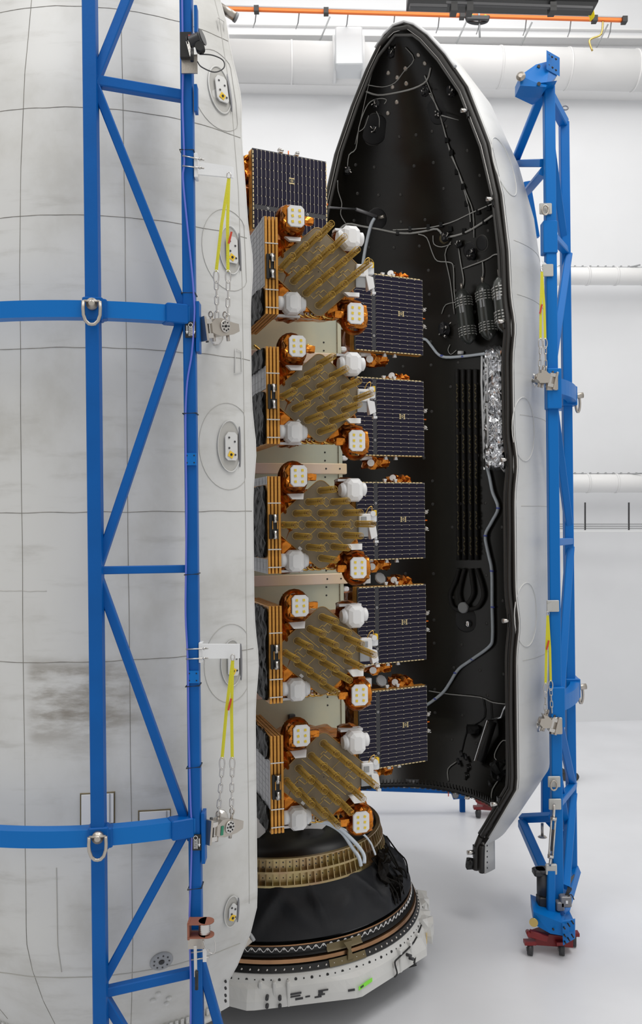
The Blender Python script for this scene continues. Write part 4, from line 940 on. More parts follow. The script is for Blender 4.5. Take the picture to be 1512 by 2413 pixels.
for i in range(5):
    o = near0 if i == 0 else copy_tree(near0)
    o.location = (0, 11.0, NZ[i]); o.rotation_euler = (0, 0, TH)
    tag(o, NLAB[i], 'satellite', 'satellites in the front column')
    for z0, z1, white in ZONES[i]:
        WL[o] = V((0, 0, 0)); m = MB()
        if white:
            m.box((-.724, .49, (z0+z1)/2), (.008, 1.19, z1-z0)); c = m.build('painted_bright_reflection', M['reflection_white'], o)  # bright reflection painted as a pale layer on the panel face
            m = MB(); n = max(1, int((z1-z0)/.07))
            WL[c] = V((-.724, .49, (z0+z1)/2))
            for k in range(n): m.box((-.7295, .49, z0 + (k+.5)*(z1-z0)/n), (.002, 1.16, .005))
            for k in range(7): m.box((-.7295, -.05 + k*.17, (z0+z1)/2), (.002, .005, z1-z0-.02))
            m.box((-.73, .12, (z0+z1)/2), (.003, .035, .05)); m.box((-.73, .75, (z0+z1)/2+.1*(z1-z0)), (.003, .035, .05)); m.build('face_pattern', M['face_line'], c)
        else: m.crumple((-.735, .49, (z0+z1)/2), (.03, 1.2, z1-z0+.03), (1, 14, max(3, int((z1-z0)*16))), .014, i*5+3); m.build('painted_dark_reflection', M['black_foil_and_reflection'], o)  # dark reflection painted as a crumpled black layer

# ------------------------------------------------------------------ satellites turned with their solar panels to the camera
def make_panel(r, vertical):
    # front face at y=0 facing -y, centre at origin, 1.22 x 1.18
    g = empty('solar_panel_pack', (0, .07, 0), parent=r)
    for k in range(4): m = MB(); m.box((0, .014 + k*.045, 0), (1.22, .024, 1.19)); m.build('folded_panel', M['board'] if k == 0 else M['panel_edge'], g)
    m = MB(); m.box((0, .09, 0), (1.16, .13, 1.13)); m.build('panel_spacer', M['black'], g)
    banks = (MB(), MB()); lines = MB(); cream = MB()
    nb, nr = 4, 18                      # four bands of two cells, eighteen rows; a bare strip after the first band
    W, H = 1.20, 1.16; strip = .075; cw = (W - strip)/8; ch = H/nr
    def put(u, v):                      # panel coordinates -> 3-D
        return (u, v) if vertical else (v*W/H, u*H/W)
    for i in range(8):
        u0 = -W/2 + i*cw + (strip if i >= 2 else 0)
        for j in range(nr):
            v0 = -H/2 + j*ch; e = .012; g_ = .0035
            if 4 <= i <= 5 and j == 9 and False: continue
            poly = [(u0+g_, v0+g_), (u0+cw-g_, v0+g_), (u0+cw-g_, v0+ch-e-g_), (u0+cw-e-g_, v0+ch-g_), (u0+e+g_, v0+ch-g_), (u0+g_, v0+ch-e-g_)]
            banks[0 if i < 2 else 1].prism([(put(a, b_)[0], -.002, put(a, b_)[1]) for a, b_ in poly], (0, -.003, 0))
            pth = [(u0+.002, v0+ch-.014), (u0+.016, v0+ch-.001), (u0+cw-.016, v0+ch-.001), (u0+cw-.002, v0+ch-.014)]
            lines.tube([(put(a, b_)[0], -.005, put(a, b_)[1]) for a, b_ in pth], .0022, 3, smooth=False)
            a, b_ = put(u0+cw*.98, v0+ch*.93); lines.box((a, -.006, b_), (.010, .004, .010))
    banks[0].build('solar_cell_bank', M['cell'], g); banks[1].build('solar_cell_bank', M['cell'], g); lines.build('cell_link', M['cell_line'], g)
    u, v = put(-W/2 + 2*cw + strip/2, 0)
    m = MB(); m.box((u, -.003, v), (strip*.9, .004, H*.99) if vertical else (H, .004, strip*.9)); m.build('bare_strip', M['board'], g)
    for f in (-.36, .27):
        a, b_ = put(-W/2 + 2*cw + strip/2, f); m = MB(); m.tube([(a + .014*math.cos(t), -.008, b_ + .014*math.sin(t)) for t in [2*PI*k/10 for k in range(10)]], .004, 4, closed=True); m.build('tie_down_ring', M['white'], g)
    a, b_ = put(W*.17, .02); m = MB(); m.box((a, -.007, b_), (.11, .004, .085)); m.build('badge_ground', M['board'], g)
    m = MB()
    if vertical:
        for s in (-1, 1): m.box((a+s*.038, -.011, b_), (.012, .004, .07)); m.box((a+s*.038, -.011, b_+.035), (.03, .004, .008)); m.box((a+s*.038, -.011, b_-.035), (.03, .004, .008))
    else:
        for s in (-1, 1): m.box((a, -.011, b_+s*.038), (.07, .004, .012)); m.box((a+.035, -.011, b_+s*.038), (.008, .004, .03)); m.box((a-.035, -.011, b_+s*.038), (.008, .004, .03))
    m.tube([(a + .014*math.cos(t), -.011, b_ + .018*math.sin(t)) for t in [2*PI*k/10 for k in range(10)]], .004, 4, closed=True); m.build('badge', M['cream'], g)
    for k in range(18):
        q = -.58 + 1.16*(k+.3)/18
        if vertical:
            for s in (-1, 1): cream.box((q, -.003, s*.590), (.045, .012, .012))
        else:
            for s in (-1, 1): cream.box((s*.604, -.003, q), (.012, .012, .045))
    cream.build('edge_tab', M['cream'], g)
    return g
def clamp_set(r, at, ang, name='hold_down_clamp'):
    g = empty(name, at, parent=r); Mx = Matrix.Translation(at) @ Matrix.Rotation(ang, 4, 'Y')
    for s in (-1, 1):
        m = MB(Mx); m.box((s*.13, 0, .03), (.06, .08, .02)); m.box((s*.13, 0, .05), (.015, .06, .06)); m.box((s*.16, 0, .07), (.012, .07, .03)); m.cyl((s*.13-.02, -.04, .05), (s*.13+.03, -.04, .05), .012, n=8); m.build('clamp_half', M['steel'], g)
    m = MB(Mx); m.cyl((0, 0, .0), (0, 0, .075), .010, n=8); m.build('orange_pin', M['orange'], g)
def make_far(top=True):
    r = empty('satellite', (0, 0, 0)); make_panel(r, True)
    m = MB(); m.crumple((-.15, .72, 0), (.84, 1.0, 1.0), (6, 6, 6), .025, 61); m.build('body', M['kapton_dark'], r)
    clamp_set(r, (.61, .06, .0), PI/2)
    g = empty('top_equipment', (.2, .3, .65), parent=r)
    m = MB(); m.crumple((.30, .28, .64), (.30, .3, .15), (6, 5, 4), .03, 62); m.build('foil_cluster', M['kapton'], g)
    m = MB(); m.turn((.10, .12, .67), (-.7, -.7, .3), [(.05, 0), (.05, .01)], 18); m.cyl((.12, .15, .66), (.25, .25, .64), .01, n=6); m.build('dish', M['white'], g)
    for x in (-.07, .12): m = MB(); m.prism([(x-.03, .06, .65), (x+.03, .06, .65), (x+.015, .06, .60), (x-.015, .06, .60)], (0, .04, 0)); m.build('edge_bracket', M['white_metal'], g)
    g = empty('bottom_equipment', (0, .3, -.65), parent=r)
    m = MB(); m.crumple((-.12, .28, -.695), (.36, .3, .14), (6, 5, 4), .04, 63); m.build('foil_cluster', M['kapton'], g)
    m = MB(); m.turn((-.30, .10, -.70), (-.5, -.8, -.2), [(.055, 0), (.055, .01)], 18); m.cyl((-.28, .15, -.69), (-.2, .25, -.66), .01, n=6); m.build('dish', M['white'], g)
    for x in (-.05, .13): m = MB(); m.prism([(x-.03, .06, -.65), (x+.03, .06, -.65), (x+.015, .06, -.60), (x-.015, .06, -.60)], (0, .04, 0)); m.build('edge_bracket', M['white_metal'], g)
    m = MB(); m.cyl((-.45, .15, -.63), (-.2, .2, -.61), .035, n=10); m.build('white_strut', M['white_metal'], g)
    return r
far0 = make_far(); KIDS = all_kids(far0, [])
TF = math.radians(25.9); FLAB = ['dark solar-panelled satellite beside the white sensor, topmost of the right-hand column',
    'dark solar-panelled satellite second from top in the right-hand column, between two orange foil clusters',
    'dark solar-panelled satellite in the middle of the right-hand column',
    'dark solar-panelled satellite second from bottom in the right-hand column, level with the hose cap',
    'dark solar-panelled satellite at the bottom of the right-hand column above the curved black rim']
for i in range(5):
    o = far0 if i == 0 else copy_tree(far0)
    p = P(921, 743, 13.44); o.location = (1.09, 13.44, p.z - 1.597*i + .02); o.rotation_euler = (0, 0, TF)
    tag(o, FLAB[i], 'satellite', 'satellites in the right-hand column')
    if i >= 3:
        WL[o] = V((0, 0, 0)); g = empty('reflector_unit', (-.3, .2, .66), parent=o)
        m = MB(); m.turn((-.12, .2, .69), (.1, -.8, .4), [(.08, 0), (.10, .03), (.09, .05)], 10, smooth=False); m.build('grey_reflector', M['mid_grey'], g)
        m = MB(); m.box((-.38, .2, .70), (.16, .1, .13)); m.cyl((-.42, .15, .62), (-.3, .2, .76), .02, n=6); m.build('bracket', M['white_metal'], g)
tp = empty('satellite', (0, 0, 0), 'dark solar-panelled satellite alone at the top, left of the open fairing', 'satellite')
make_panel(tp, False); clamp_set(tp, (0, .06, .60), 0)
m = MB(); m.crumple((-.1, .72, -.08), (1.0, 1.0, .95), (6, 6, 6), .03, 71); m.build('body', M['kapton_dark'], tp)
m = MB(); m.crumple((-.66, .30, .36), (.13, .3, .34), (3, 4, 5), .04, 72); m.crumple((-.66, .32, -.02), (.12, .3, .26), (3, 4, 5), .04, 73); m.build('side_blanket', M['kapton'], tp)
m = MB(); m.crumple((-.66, .32, -.38), (.12, .3, .36), (3, 4, 5), .04, 74); m.build('side_electronics', M['grey'], tp)
m = MB(); m.box((.62, .06, -.05), (.05, .06, .03)); m.build('orange_pin', M['orange'], tp)
tp.location = P(684, 451, 13.16); tp.location.z = 6.65 + 4.90; tp.rotation_euler = (0, 0, TF)

# ------------------------------------------------------------------ payload adapter at the bottom
pa = empty('payload_adapter', (AX, AY, .43), 'round payload adapter with gold ring, black cover and white skirt under the satellites', 'payload adapter')
A0, A1 = -PI*.72, PI*.95
full = dict(a0=-PI, a1=PI)
DZ = .06
m = MB(); m.arc(AX, AY, [(.5, 2.22), (1.0, 2.22), (1.25, 2.15), (1.42, 2.0+DZ), (1.50, 1.9+DZ)], -PI, PI, 72); m.build('inner_cone', M['composite'], pa)
m = MB(); m.arc(AX, AY, [(1.49, 1.99+DZ), (1.545, 1.99+DZ), (1.545, 1.975+DZ), (1.51, 1.97+DZ), (1.51, 1.83+DZ), (1.585, 1.83+DZ), (1.585, 1.80+DZ), (1.53, 1.80+DZ), (1.53, 1.67+DZ), (1.62, 1.66+DZ), (1.62, 1.63+DZ), (1.49, 1.63+DZ)], -PI, PI, 96, smooth=False, closed=True, caps=False)
gr = m.build('gold_ring', M['iridite'], pa)
m = MB()
for k in range(104):
    a = 2*PI*k/104; n = V((math.sin(a), -math.cos(a), 0)); t = V((math.cos(a), math.sin(a), 0)); z0 = 1.975+DZ
    o = V((AX, AY, 0))
    m.prism([o + n*1.51 + t*.006 + V((0, 0, z0)), o + n*1.545 + t*.006 + V((0, 0, z0)), o + n*1.58 + t*.006 + V((0, 0, 1.83+DZ)), o + n*1.51 + t*.006 + V((0, 0, 1.83+DZ))], t*-.012)
    m.prism([o + n*1.53 + t*.006 + V((0, 0, 1.80+DZ)), o + n*1.58 + t*.006 + V((0, 0, 1.80+DZ)), o + n*1.615 + t*.006 + V((0, 0, 1.66+DZ)), o + n*1.53 + t*.006 + V((0, 0, 1.66+DZ))], t*-.012)
m.build('ring_rib', M['iridite'], gr)
m = MB()
for k in range(104):
    a = 2*PI*(k+.5)/104; n = V((math.sin(a), -math.cos(a), 0)); o = V((AX, AY, 0))
    for z in (1.93, 1.87): m.turn(o + n*1.512 + V((0, 0, z+DZ)), n, [(.010, 0), (.010, .004)], 6)
    m.turn(o + n*1.532 + V((0, 0, 1.73+DZ)), n, [(.009, 0), (.006, .008)], 6)
m.build('ring_bolt', M['dark_grey'], gr)
m = MB(); rnd = random.Random(2); NA = 200; NR = 16; ids = []
folds = [(-.35, .10, .030), (-.05, .05, .045), (.18, .07, .040), (.35, .03, .05), (.60, .08, .04), (.83, .04, .07), (1.0, .05, .08), (1.2, .06, .08), (1.4, .05, .09), (-.7, .1, .04), (1.6, .05, .06), (2.0, .08, .06)]
for j in range(NR+1):
    f = j/NR; row = []
    for k in range(NA):
        a = -PI + 2*PI*k/NA; r = 1.60 + (2.0-1.60)*f**1.35; z = 1.66+DZ + (1.10-1.66)*f
        s = math.sin(PI*f)
        d = sum(amp*math.exp(-(((a - c0 - (f-.5)*sk)/w0)**2)) for (c0, w0, amp), sk in zip(folds, (.3, -.25, .35, .1, -.3, .2, -.15, .25, -.2, .2, .1, .1)))
        d *= 1.6; d += .04*noise.noise(V((a*4, f*3, 1))) + (.04*abs(noise.noise(V((a*12, f*5, 4)))) if a > .7 else 0)
        row.append(m.pt((AX + (r+d*s)*math.sin(a), AY - (r+d*s)*math.cos(a), z + d*s*.4)))
    ids.append(row)
for A_, B_ in zip(ids, ids[1:]):
    for k in range(NA): m.face((A_[k], B_[k], B_[(k+1) % NA], A_[(k+1) % NA]), True)
m.build('black_cover', M['black_fabric'], pa)
def pr(name, prof, key, sm=False, n=110):
    m = MB(); m.arc(AX, AY, prof, -PI, PI, n, smooth=sm, closed=True, caps=False); return m.build(name, M[key], pa)
pr('upper_flange', [(1.90, 1.09), (2.0, 1.09), (2.0, 1.0), (2.05, .98), (1.90, .9)], 'black')
pr('copper_band', [(1.95, .955), (2.07, .955), (2.075, .905), (1.95, .9)], 'copper')
pr('bolt_flange', [(1.90, .895), (2.09, .885), (2.13, .815), (1.90, .8)], 'black')
m = MB()
for k in range(1): m.tube([V((AX + r*math.sin(a), AY - r*math.cos(a), z)) for a, r, z in [(2*PI*(j/1200 + .25/120), 2.012, 1.055 + .026*math.sin(j*2*PI/10)) for j in range(1200)]], .0055, 4, closed=True)
m.build('wavy_bead', M['white'], pa)
m = MB(); m.tube([V((AX + 1.995*math.sin(a), AY - 1.995*math.cos(a), 1.10)) for a in [2*PI*j/120 for j in range(120)]], .012, 5, closed=True); m.build('cover_hem', M['copper'], pa)
rest = MB()
for k in range(120):
    a = 2*PI*(k+.5)/120; n = V((math.sin(a), -math.cos(a), 0)); o = V((AX, AY, 0))
    for r_, z_, h_ in ((2.0, 1.06, 0), (2.105, .85, -.01)):
        vis = a < 1.7 or a > 2*PI - .35; m = MB() if vis else rest
        m.turn(o + n*r_ + V((0, 0, z_)), n, [(.015, h_), (.015, .012), (.007, .018)], 8)
        if vis: m.build('silver_bolt', M['steel'], pa)
rest.build('silver_bolt', M['steel'], pa, kind='stuff')
m = MB(); q = cylp(AX, AY, 2.08, .50, .96); m.M = frame(q, (math.cos(.5), math.sin(.5), 0)); m.prism([(-.08, -.02, .12), (.05, -.02, .12), (.02, -.04, .02), (.05, -.06, -.10), (-.04, -.06, -.10), (-.02, -.04, .02)], (0, .03, 0)); m.M = None; m.build('joint_clip', M['olive'], pa)
m = MB(); m.arc(AX, AY, [(2.02, 1.07), (2.03, 1.0), (2.06, .98)], .36, .62, 10); m.arc(AX, AY, [(2.10, .90), (2.14, .82)], .36, .62, 10); m.build('joint_plate', M['olive'], pa)
# white skirt: round at the top, many-sided at the bottom
m = MB(); ids = []; NS = 144
for r0, z, poly in ((2.10, .815, 0), (2.16, .79, 0), (2.19, .72, .1), (2.22, .68, .6), (2.25, .55, 1), (2.26, .45, 1), (2.20, .43, 1)):
    row = []
    for k in range(NS):
        a = -PI + 2*PI*k/NS; sec = PI/5; ap = a + .12; loc = (ap % sec) - sec/2; rp = (r0)*math.cos(sec/2)*1.04/math.cos(loc)
        row.append(m.pt((AX + (r0*(1-poly) + rp*poly)*math.sin(a), AY - (r0*(1-poly) + rp*poly)*math.cos(a), z)))
    ids.append(row)
for A_, B_ in zip(ids, ids[1:]):
    for k in range(NS): m.face((A_[k], B_[k], B_[(k+1) % NS], A_[(k+1) % NS]), False)
sk = m.build('white_skirt', M['fairing_clean'], pa)
def skpt(a, z, off=.0):
    sec = PI/5; loc = ((a + .12) % sec) - sec/2; return (2.25*math.cos(sec/2)*1.04/math.cos(loc)) + off
m = MB()
for k in range(130): a = 2*PI*k/130; n = V((math.sin(a), -math.cos(a), 0)); m.turn(V((AX, AY, 0)) + n*2.172 + V((0, 0, .755)), n, [(.019 if k % 2 else .010, -.005), (.019 if k % 2 else .010, .008)], 8)
m.build('skirt_hole', M['black'], sk)
def on_skirt(a, z, wd, h, key, name, rot=0, off=.006, parent=sk):
    sec = PI/5; mid = math.floor((a+.12)/sec)*sec + sec/2 - .12; r = skpt(a, z, off); q = cylp(AX, AY, r, a, z)
    m = MB(frame(q, (math.cos(mid), math.sin(mid), 0))); m.box((0, 0, 0), (wd, .006, h), R=Matrix.Rotation(rot, 3, 'Y')); return m.build(name, M[key], parent)
for a, z, wd, h in ((.14, .60, .15, .022), (.13, .565, .17, .018), (.16, .53, .10, .025), (.21, .545, .06, .018), (.30, .60, .13, .02), (.285, .575, .06, .02), (.29, .55, .09, .02), (.27, .525, .09, .02), (.46, .56, .09, .028)): on_skirt(a, z, wd, h, 'dark_grey', 'black_label', -.05)
on_skirt(.55, .585, .27, .05, 'green', 'green_tape', -.05, .009); on_skirt(.52, .585, .06, .022, 'dark_grey', 'tape_writing', -.05, .014)
for a, z in ((-.02, .60), (.05, .58), (-.02, .50), (.05, .48), (.95, .62), (.97, .56)):
    q = cylp(AX, AY, skpt(a, z, .0), a, z); n = V((math.sin(a), -math.cos(a), 0)); m = MB(); m.cyl(q - n*.02, q + n*.06, .022, n=10); m.build('stud_bolt', M['dark_grey'], sk)
for a in (-.06, .02, .10, .88, 1.0, 1.12):
    q = cylp(AX, AY, 2.17, a, .60); m = MB(frame(q, (math.cos(a), math.sin(a), 0))); m.cbox((0, 0, 0), (.05, .16, .32), .012); m.build('skirt_rib', M['fairing_clean'], sk)
m = MB(); m.tube(smooth_path([cylp(AX, AY, 2.2, 1.25, .74), cylp(AX, AY, 2.23, 1.05, .70), cylp(AX, AY, 2.25, .86, .68), cylp(AX, AY, 2.27, .80, .66), cylp(AX, AY, 2.27, .82, .50), cylp(AX, AY, 2.26, .80, .46)]), .012, 6); m.build('black_cord', M['black'], sk)
on_skirt(1.25, .56, .03, .14, 'label_yellow', 'yellow_mark', .3); on_skirt(.83, .60, .1, .07, 'steel', 'metal_tab')
m = MB(); m.crumple(cylp(AX, AY, 2.18, 1.35, .62), (.25, .4, .36), (3, 4, 3), .03, 91); m.crumple(cylp(AX, AY, 2.17, 1.6, .64), (.2, .5, .36), (3, 4, 3), .03, 92); m.build('skirt_fairing', M['fairing_clean'], sk)
m = MB(); m.crumple(cylp(AX, AY, 2.2, 1.02, .47), (.16, .16, .12), (2, 2, 2), .02, 93); m.build('rubber_foot', M['black'], sk)
m = MB(); m.arc(AX, AY, [(.8, 0), (1.0, 0), (1.0, .6), (.8, .6)], -PI, PI, 48, closed=True, caps=False); m.build('base_stand', M['dark_grey'], pa)
m = MB(); rnd = random.Random(12)
for k in range(9):
    a = .95 + rnd.uniform(0, .6); p0 = cylp(AX, AY, 1.64, a, 1.8); p3 = cylp(AX, AY, 1.98, a+rnd.uniform(-.1, .15), 1.14)
    m.tube(smooth_path([p0, p0.lerp(p3, .4) + V((rnd.uniform(0, .08), -.04, rnd.uniform(0, .08))), p0.lerp(p3, .7) + V((rnd.uniform(-.03, .1), -.04, rnd.uniform(0, .1))), p3]), .012, 5)
m.build('black_lacing', M['black_foil_and_reflection'], pa)
m = MB(); m.crumple(cylp(AX, AY, 1.72, 1.1, 1.62), (.14, .5, .4), (3, 6, 5), .05, 94); m.crumple(cylp(AX, AY, 1.86, 1.18, 1.36), (.14, .4, .26), (3, 5, 4), .05, 95); m.build('plastic_wrap', M['black_foil_and_reflection'], pa)
# white umbilical hoses
for pts, r, lab in (([P(712, 1942, 11.3), P(730, 1936, 11.2), P(770, 1940, 11.3), P(805, 1962, 11.6), P(830, 1998, 11.8), P(845, 2020, 11.75), P(850, 2040, 11.75)], .026, 'thick white hose draped over the gold ring, left of the pair'),
                    ([P(715, 1950, 11.2), P(722, 1932, 11.2), P(760, 1933, 11.2), P(790, 1945, 11.3), P(815, 1965, 11.6), P(842, 1992, 11.8), P(857, 2015, 11.8), P(858, 2034, 11.75)], .026, 'thick white hose draped over the gold ring, right of the pair'),
                    ([P(800, 1950, 11.7), P(830, 1962, 11.9), P(855, 1966, 12.0), P(872, 1985, 12.1), P(880, 2003, 12.0), P(884, 2014, 12.0)], .015, 'thin white hose crossing the gold ring near its right end')):
    m = MB(); m.tube(smooth_path(pts, 5), r, 8); m.build('umbilical_hose', M['hose'], None, lab, 'hose')

# ------------------------------------------------------------------ right blue frame
DC, DE = 13.53, 14.72
XC = P(1303, 1220, DC).x; XE = P(1338, 1220, DE).x
rt = empty('support_frame', (XC, DC, 0), 'tall narrow blue steel frame standing on red casters behind the open fairing half', 'steel frame')
m = MB(); m.beam((XC, DC, .55), (XC, DC, P(1290, 205, DC).z), .165, .15, up=(0, 1, 0), b=.08); m.build('post', M['blue_light'], rt)
zt = P(1327, 290, DE).z; zb = P(1350, 2060, DE).z
m = MB(); m.beam((XE, DE, zb), (XE, DE, zt), .15, .15, up=(0, 1, 0), b=.08); m.build('post', M['blue_light'], rt)
def R2(a, b_, wd=.13, name='diagonal_brace', key='blue_light'):
    m = MB(); m.beam(a, b_, wd, wd, up=(0, 1, 0), b=.1); m.build(name, M[key], rt)
top = V((XC-.04, DC+.1, P(1290, 200, DC).z))
R2(V((XE, DE, zt)), top + V((.06, .1, 0)), .15, 'diagonal_brace', 'blue_light')
R2(top, P(1216, 372, 15.2), .13); R2(P(1222, 385, 15.2), P(1280, 384, DC+.1), .12, 'cross_brace'); R2(P(1280, 405, DC+.1), P(1238, 455, 15.5), .12)
R2(P(1240, 430, 15.6), P(1262, 560, 15.6), .12)
R2(P(1290, 300, DC+.05), P(1326, 560, DE), .12); R2(P(1293, 548, DC), P(1333, 592, DE), .12, 'cross_brace'); R2(P(1338, 600, DE), P(1300, 860, DC+.05), .12)
R2(P(1300, 930, DC), P(1340, 1240, DE), .12); R2(P(1305, 1278, DC), P(1344, 1275, DE), .11, 'cross_brace'); R2(P(1342, 1290, DE), P(1318, 1640, DC+.05), .13)
R2(P(1315, 1700, DC), P(1348, 1850, DE), .12); R2(P(1350, 1850, DE), P(1312, 1895, DC), .12, 'cross_brace'); R2(P(1348, 1870, DE), P(1330, 2090, DC), .13)
R2(P(1355, 2050, DE), P(1322, 2160, DC), .15); R2(P(1310, 1790, DC+.05), P(1340, 1990, DE), .1)
R2(P(1230, 1940, 15.3), P(1290, 2075, DC+.1), .15); R2(P(1230, 1928, 15.4), P(1300, 1925, 14.8), .13, 'cross_brace'); R2(P(1285, 1800, 15.3), P(1285, 1930, 15.3), .14); R2(P(1285, 1925, 15.1), P(1330, 1975, DE), .13)
m = MB(); q = P(1277, 1940, 15.1); m.cyl(q, q - V((0, 0, .22)), .025, n=10); m.turn(q - V((0, 0, .24)), (0, 0, 1), [(.08, 0), (.06, .02), (.02, .03)], 16); m.build('levelling_foot', M['nickel'], rt)
for z, y in ((ZR1, 905), (ZR2+.1, 1660)):
    aC = math.atan2(XC-RX, -(DC-RY)); aE = math.atan2(XE-RX, -(DE-RY)); R_ = math.hypot(XC-RX, DC-RY)
    m = MB(); m.arc(RX, RY, [(R_-.02, z-.12), (R_+.13, z-.12), (R_+.13, z+.12), (R_-.02, z+.12)], aC-.02, aE+.35, 16, smooth=False, closed=True); m.build('curved_rail', M['blue_light'], rt)
    q = V((XC, DC-.06, z-.05)); m = MB(Matrix.Translation(q)); m.cbox((0, 0, 0), (.22, .2, .62), .01); m.build('gusset_plate', M['blue_light'], rt)
    m = MB(Matrix.Translation((XE+.02, DE-.03, z))); m.cbox((0, 0, 0), (.24, .22, .32), .01); m.build('gusset_plate', M['blue_light'], rt)
    g = empty('hoist_ring', (XE+.16, DE, z), parent=rt)
    m = MB(); m.cyl((XE+.1, DE-.05, z), (XE+.26, DE-.05, z+.02), .05, n=10); m.build('boss', M['nickel'], g)
    m = MB(); m.tube([V((XE+.17, DE-.05, z-.02)) + V((.035*math.cos(t), .0, -.10 + .15*math.sin(t))) for t in [2*PI*k/14 for k in range(14)]], .022, 6, closed=True); m.build('bail', M['nickel'], g)
    yy = 895 if y == 905 else 1705
    clamp(rt, P(1306 if y == 905 else 1310, yy+4, DC-.16), P(1262 if y == 905 else 1270, yy-6, DC-.16), P(1252 if y == 905 else 1266, yy+2, DC+.35), 1.15)
    m = MB(); q = P(1300 if y == 905 else 1310, yy+5, DC-.16); m.cbox(q, (.18, .05, .26), .01); m.build('mount_block', M['nickel'], rt)
for (x, y) in ((1285, 492), (1305, 1842), (1307, 1895)):
    g = empty('lug_plate', P(x, y, DC-.1), parent=rt); q = P(x, y, DC-.1); m = MB(); m.cbox(q, (.19, .03, .17), .008); m.build('plate', M['plate_steel'], g)
    if y == 1895: continue
    m = MB(); c = q + V((0, -.06, -.04)); m.tube([c + V((.05*math.cos(t) - .02, -.0, .075*math.sin(t))) for t in [2*PI*k/14 for k in range(14)]], .015, 6, closed=True); m.build('bail', M['nickel'], g)
g = empty('joint_sleeve', P(1288, 562, DC), parent=rt); m = MB(); m.cbox((XC-.02, DC, P(1288, 562, DC).z), (.22, .2, .5), .01); m.build('sleeve', M['blue_light'], g)
bracket_arm(rt, [P(1274, 612, DC-.12), P(1292, 648, DC-.1), P(1292, 625, DC-.1)], (.01, .02, 0), [])
m = MB(); m.cbox(P(1290, 637, DC-.1), (.17, .03, .19), .008); m.build('lug_plate', M['plate_steel'], rt)
m = MB(); m.cbox(P(1302, 1428, DC-.1), (.19, .03, .18), .008); m.prism([P(1289, 1424, DC-.14), P(1300, 1418, DC-.12), P(1300, 1438, DC-.12), P(1289, 1444, DC-.14)], (0, .03, 0)); m.build('lug_plate', M['plate_steel'], rt)
sling((1276, 640), ((1273, 800), (1284, 800)), ((1270, 878), (1286, 880)), DC-.2, 'yellow web sling with red tag hanging from the upper right blue frame', 1.2, (1274, 728), .0055)
sling((1290, 1450), ((1285, 1612), (1297, 1606)), ((1284, 1688), (1300, 1680)), DC-.2, 'yellow web sling hanging at the lower part of the right blue frame', 1.2, (1290, 1520), .0055)
# head bracket of the frame
g = empty('head_bracket', P(1270, 180, DC), parent=rt)
m = MB(); m.prism([P(1225, 178, DC-.3), P(1262, 152, DC-.1), P(1296, 143, DC), P(1312, 178, DC+.1), P(1286, 205, DC-.3), P(1225, 202, DC-.3)], (0, .35, 0)); m.prism([P(1225, 202, DC-.3), P(1312, 190, DC-.3), P(1305, 205, DC), P(1266, 222, DC)], (0, .35, 0)); m.build('wedge_block', M['blue_light'], g)
m = MB(); m.prism([P(1287, 118, DC-.2), P(1315, 134, DC+.1), P(1315, 178, DC+.1), P(1287, 163, DC-.2)], (.03, .03, 0)); m.build('end_plate', M['blue_light'], g)
for x, y in ((1293, 130), (1301, 135), (1310, 140), (1293, 154), (1302, 160), (1310, 166)):
    m = MB(); m.turn(P(x, y, DC-.12), (-.6, -.8, 0), [(.015, 0), (.012, .03)], 6); m.build('bolt', M['black'], g)
m = MB(); m.turn(P(1227, 181, DC-.33), (-.4, -1, 0), [(.07, 0), (.07, .02), (.03, .03), (.03, .05)], 18); m.build('pulley', M['nickel'], g)
m = MB(); m.turn(P(1269, 198, DC-.32), (0, -1, 0), [(.03, 0), (.03, .01)], 10); m.turn(P(1268, 158, DC-.12), (0, -1, 0), [(.025, 0), (.025, .03)], 10); m.build('bolt_hole', M['black'], g)
m = MB(); c = P(1331, 254, DE-.05); m.tube([c + V((.05*math.cos(t), 0, .035*math.sin(t))) for t in [2*PI*k/12 for k in range(12)]], .014, 6, closed=True); m.build('eye_ring', M['grey'], rt)
# turnbuckle, gearmotor, junction box
g = empty('turnbuckle', P(1300, 1960, DC-.15), parent=rt)
m = MB(); m.cyl(P(1305, 1895, DC-.18), P(1304, 1928, DC-.16), .022, n=8); m.cyl(P(1297, 2020, DC-.16), P(1295, 2040, DC-.16), .022, n=8); m.build('threaded_end', M['steel'], g)
for dx in (-.03, .03): m = MB(); m.cyl(P(1304, 1926, DC-.16) + V((dx, 0, 0)), P(1297, 2022, DC-.16) + V((dx, 0, 0)), .016, n=8); m.build('body_bar', M['steel'], g)
m = MB(); m.cyl(P(1304, 1925, DC-.16), P(1304, 1932, DC-.16), .05, n=8); m.cyl(P(1297, 2014, DC-.16), P(1297, 2021, DC-.16), .05, n=8); m.build('end_collar', M['steel'], g)
m = MB(); m.cyl(P(1302, 1955, DC-.16), P(1299, 2005, DC-.16), .014, n=8); m.build('inner_rod', M['dark_grey'], g)
m = MB(); q = P(1298, 2048, DC-.14); m.cbox(q, (.17, .06, .16), .008); m.build('lug_plate', M['plate_steel'], rt)
g = empty('gear_motor', P(1285, 2090, DC), parent=rt); q = P(1280, 2080, DC-.02)
m = MB(); m.cyl(q + V((0, 0, .18)), q - V((0, 0, .17)), .105, n=16); m.cyl(q + V((0, 0, .18)), q + V((0, 0, .22)), .12, n=16); m.build('motor_can', M['dark_grey'], g)
m = MB(); m.cbox(q + V((-.06, 0, .17)), (.2, .2, .10), .02); m.cbox(q + V((.0, 0, -.27)), (.2, .2, .16), .02); m.build('gearbox', M['cable_dark'], g)
m = MB(); m.cyl(q - V((0, 0, .34)), q - V((0, 0, .5)), .03, n=10); m.build('shaft', M['steel'], g)
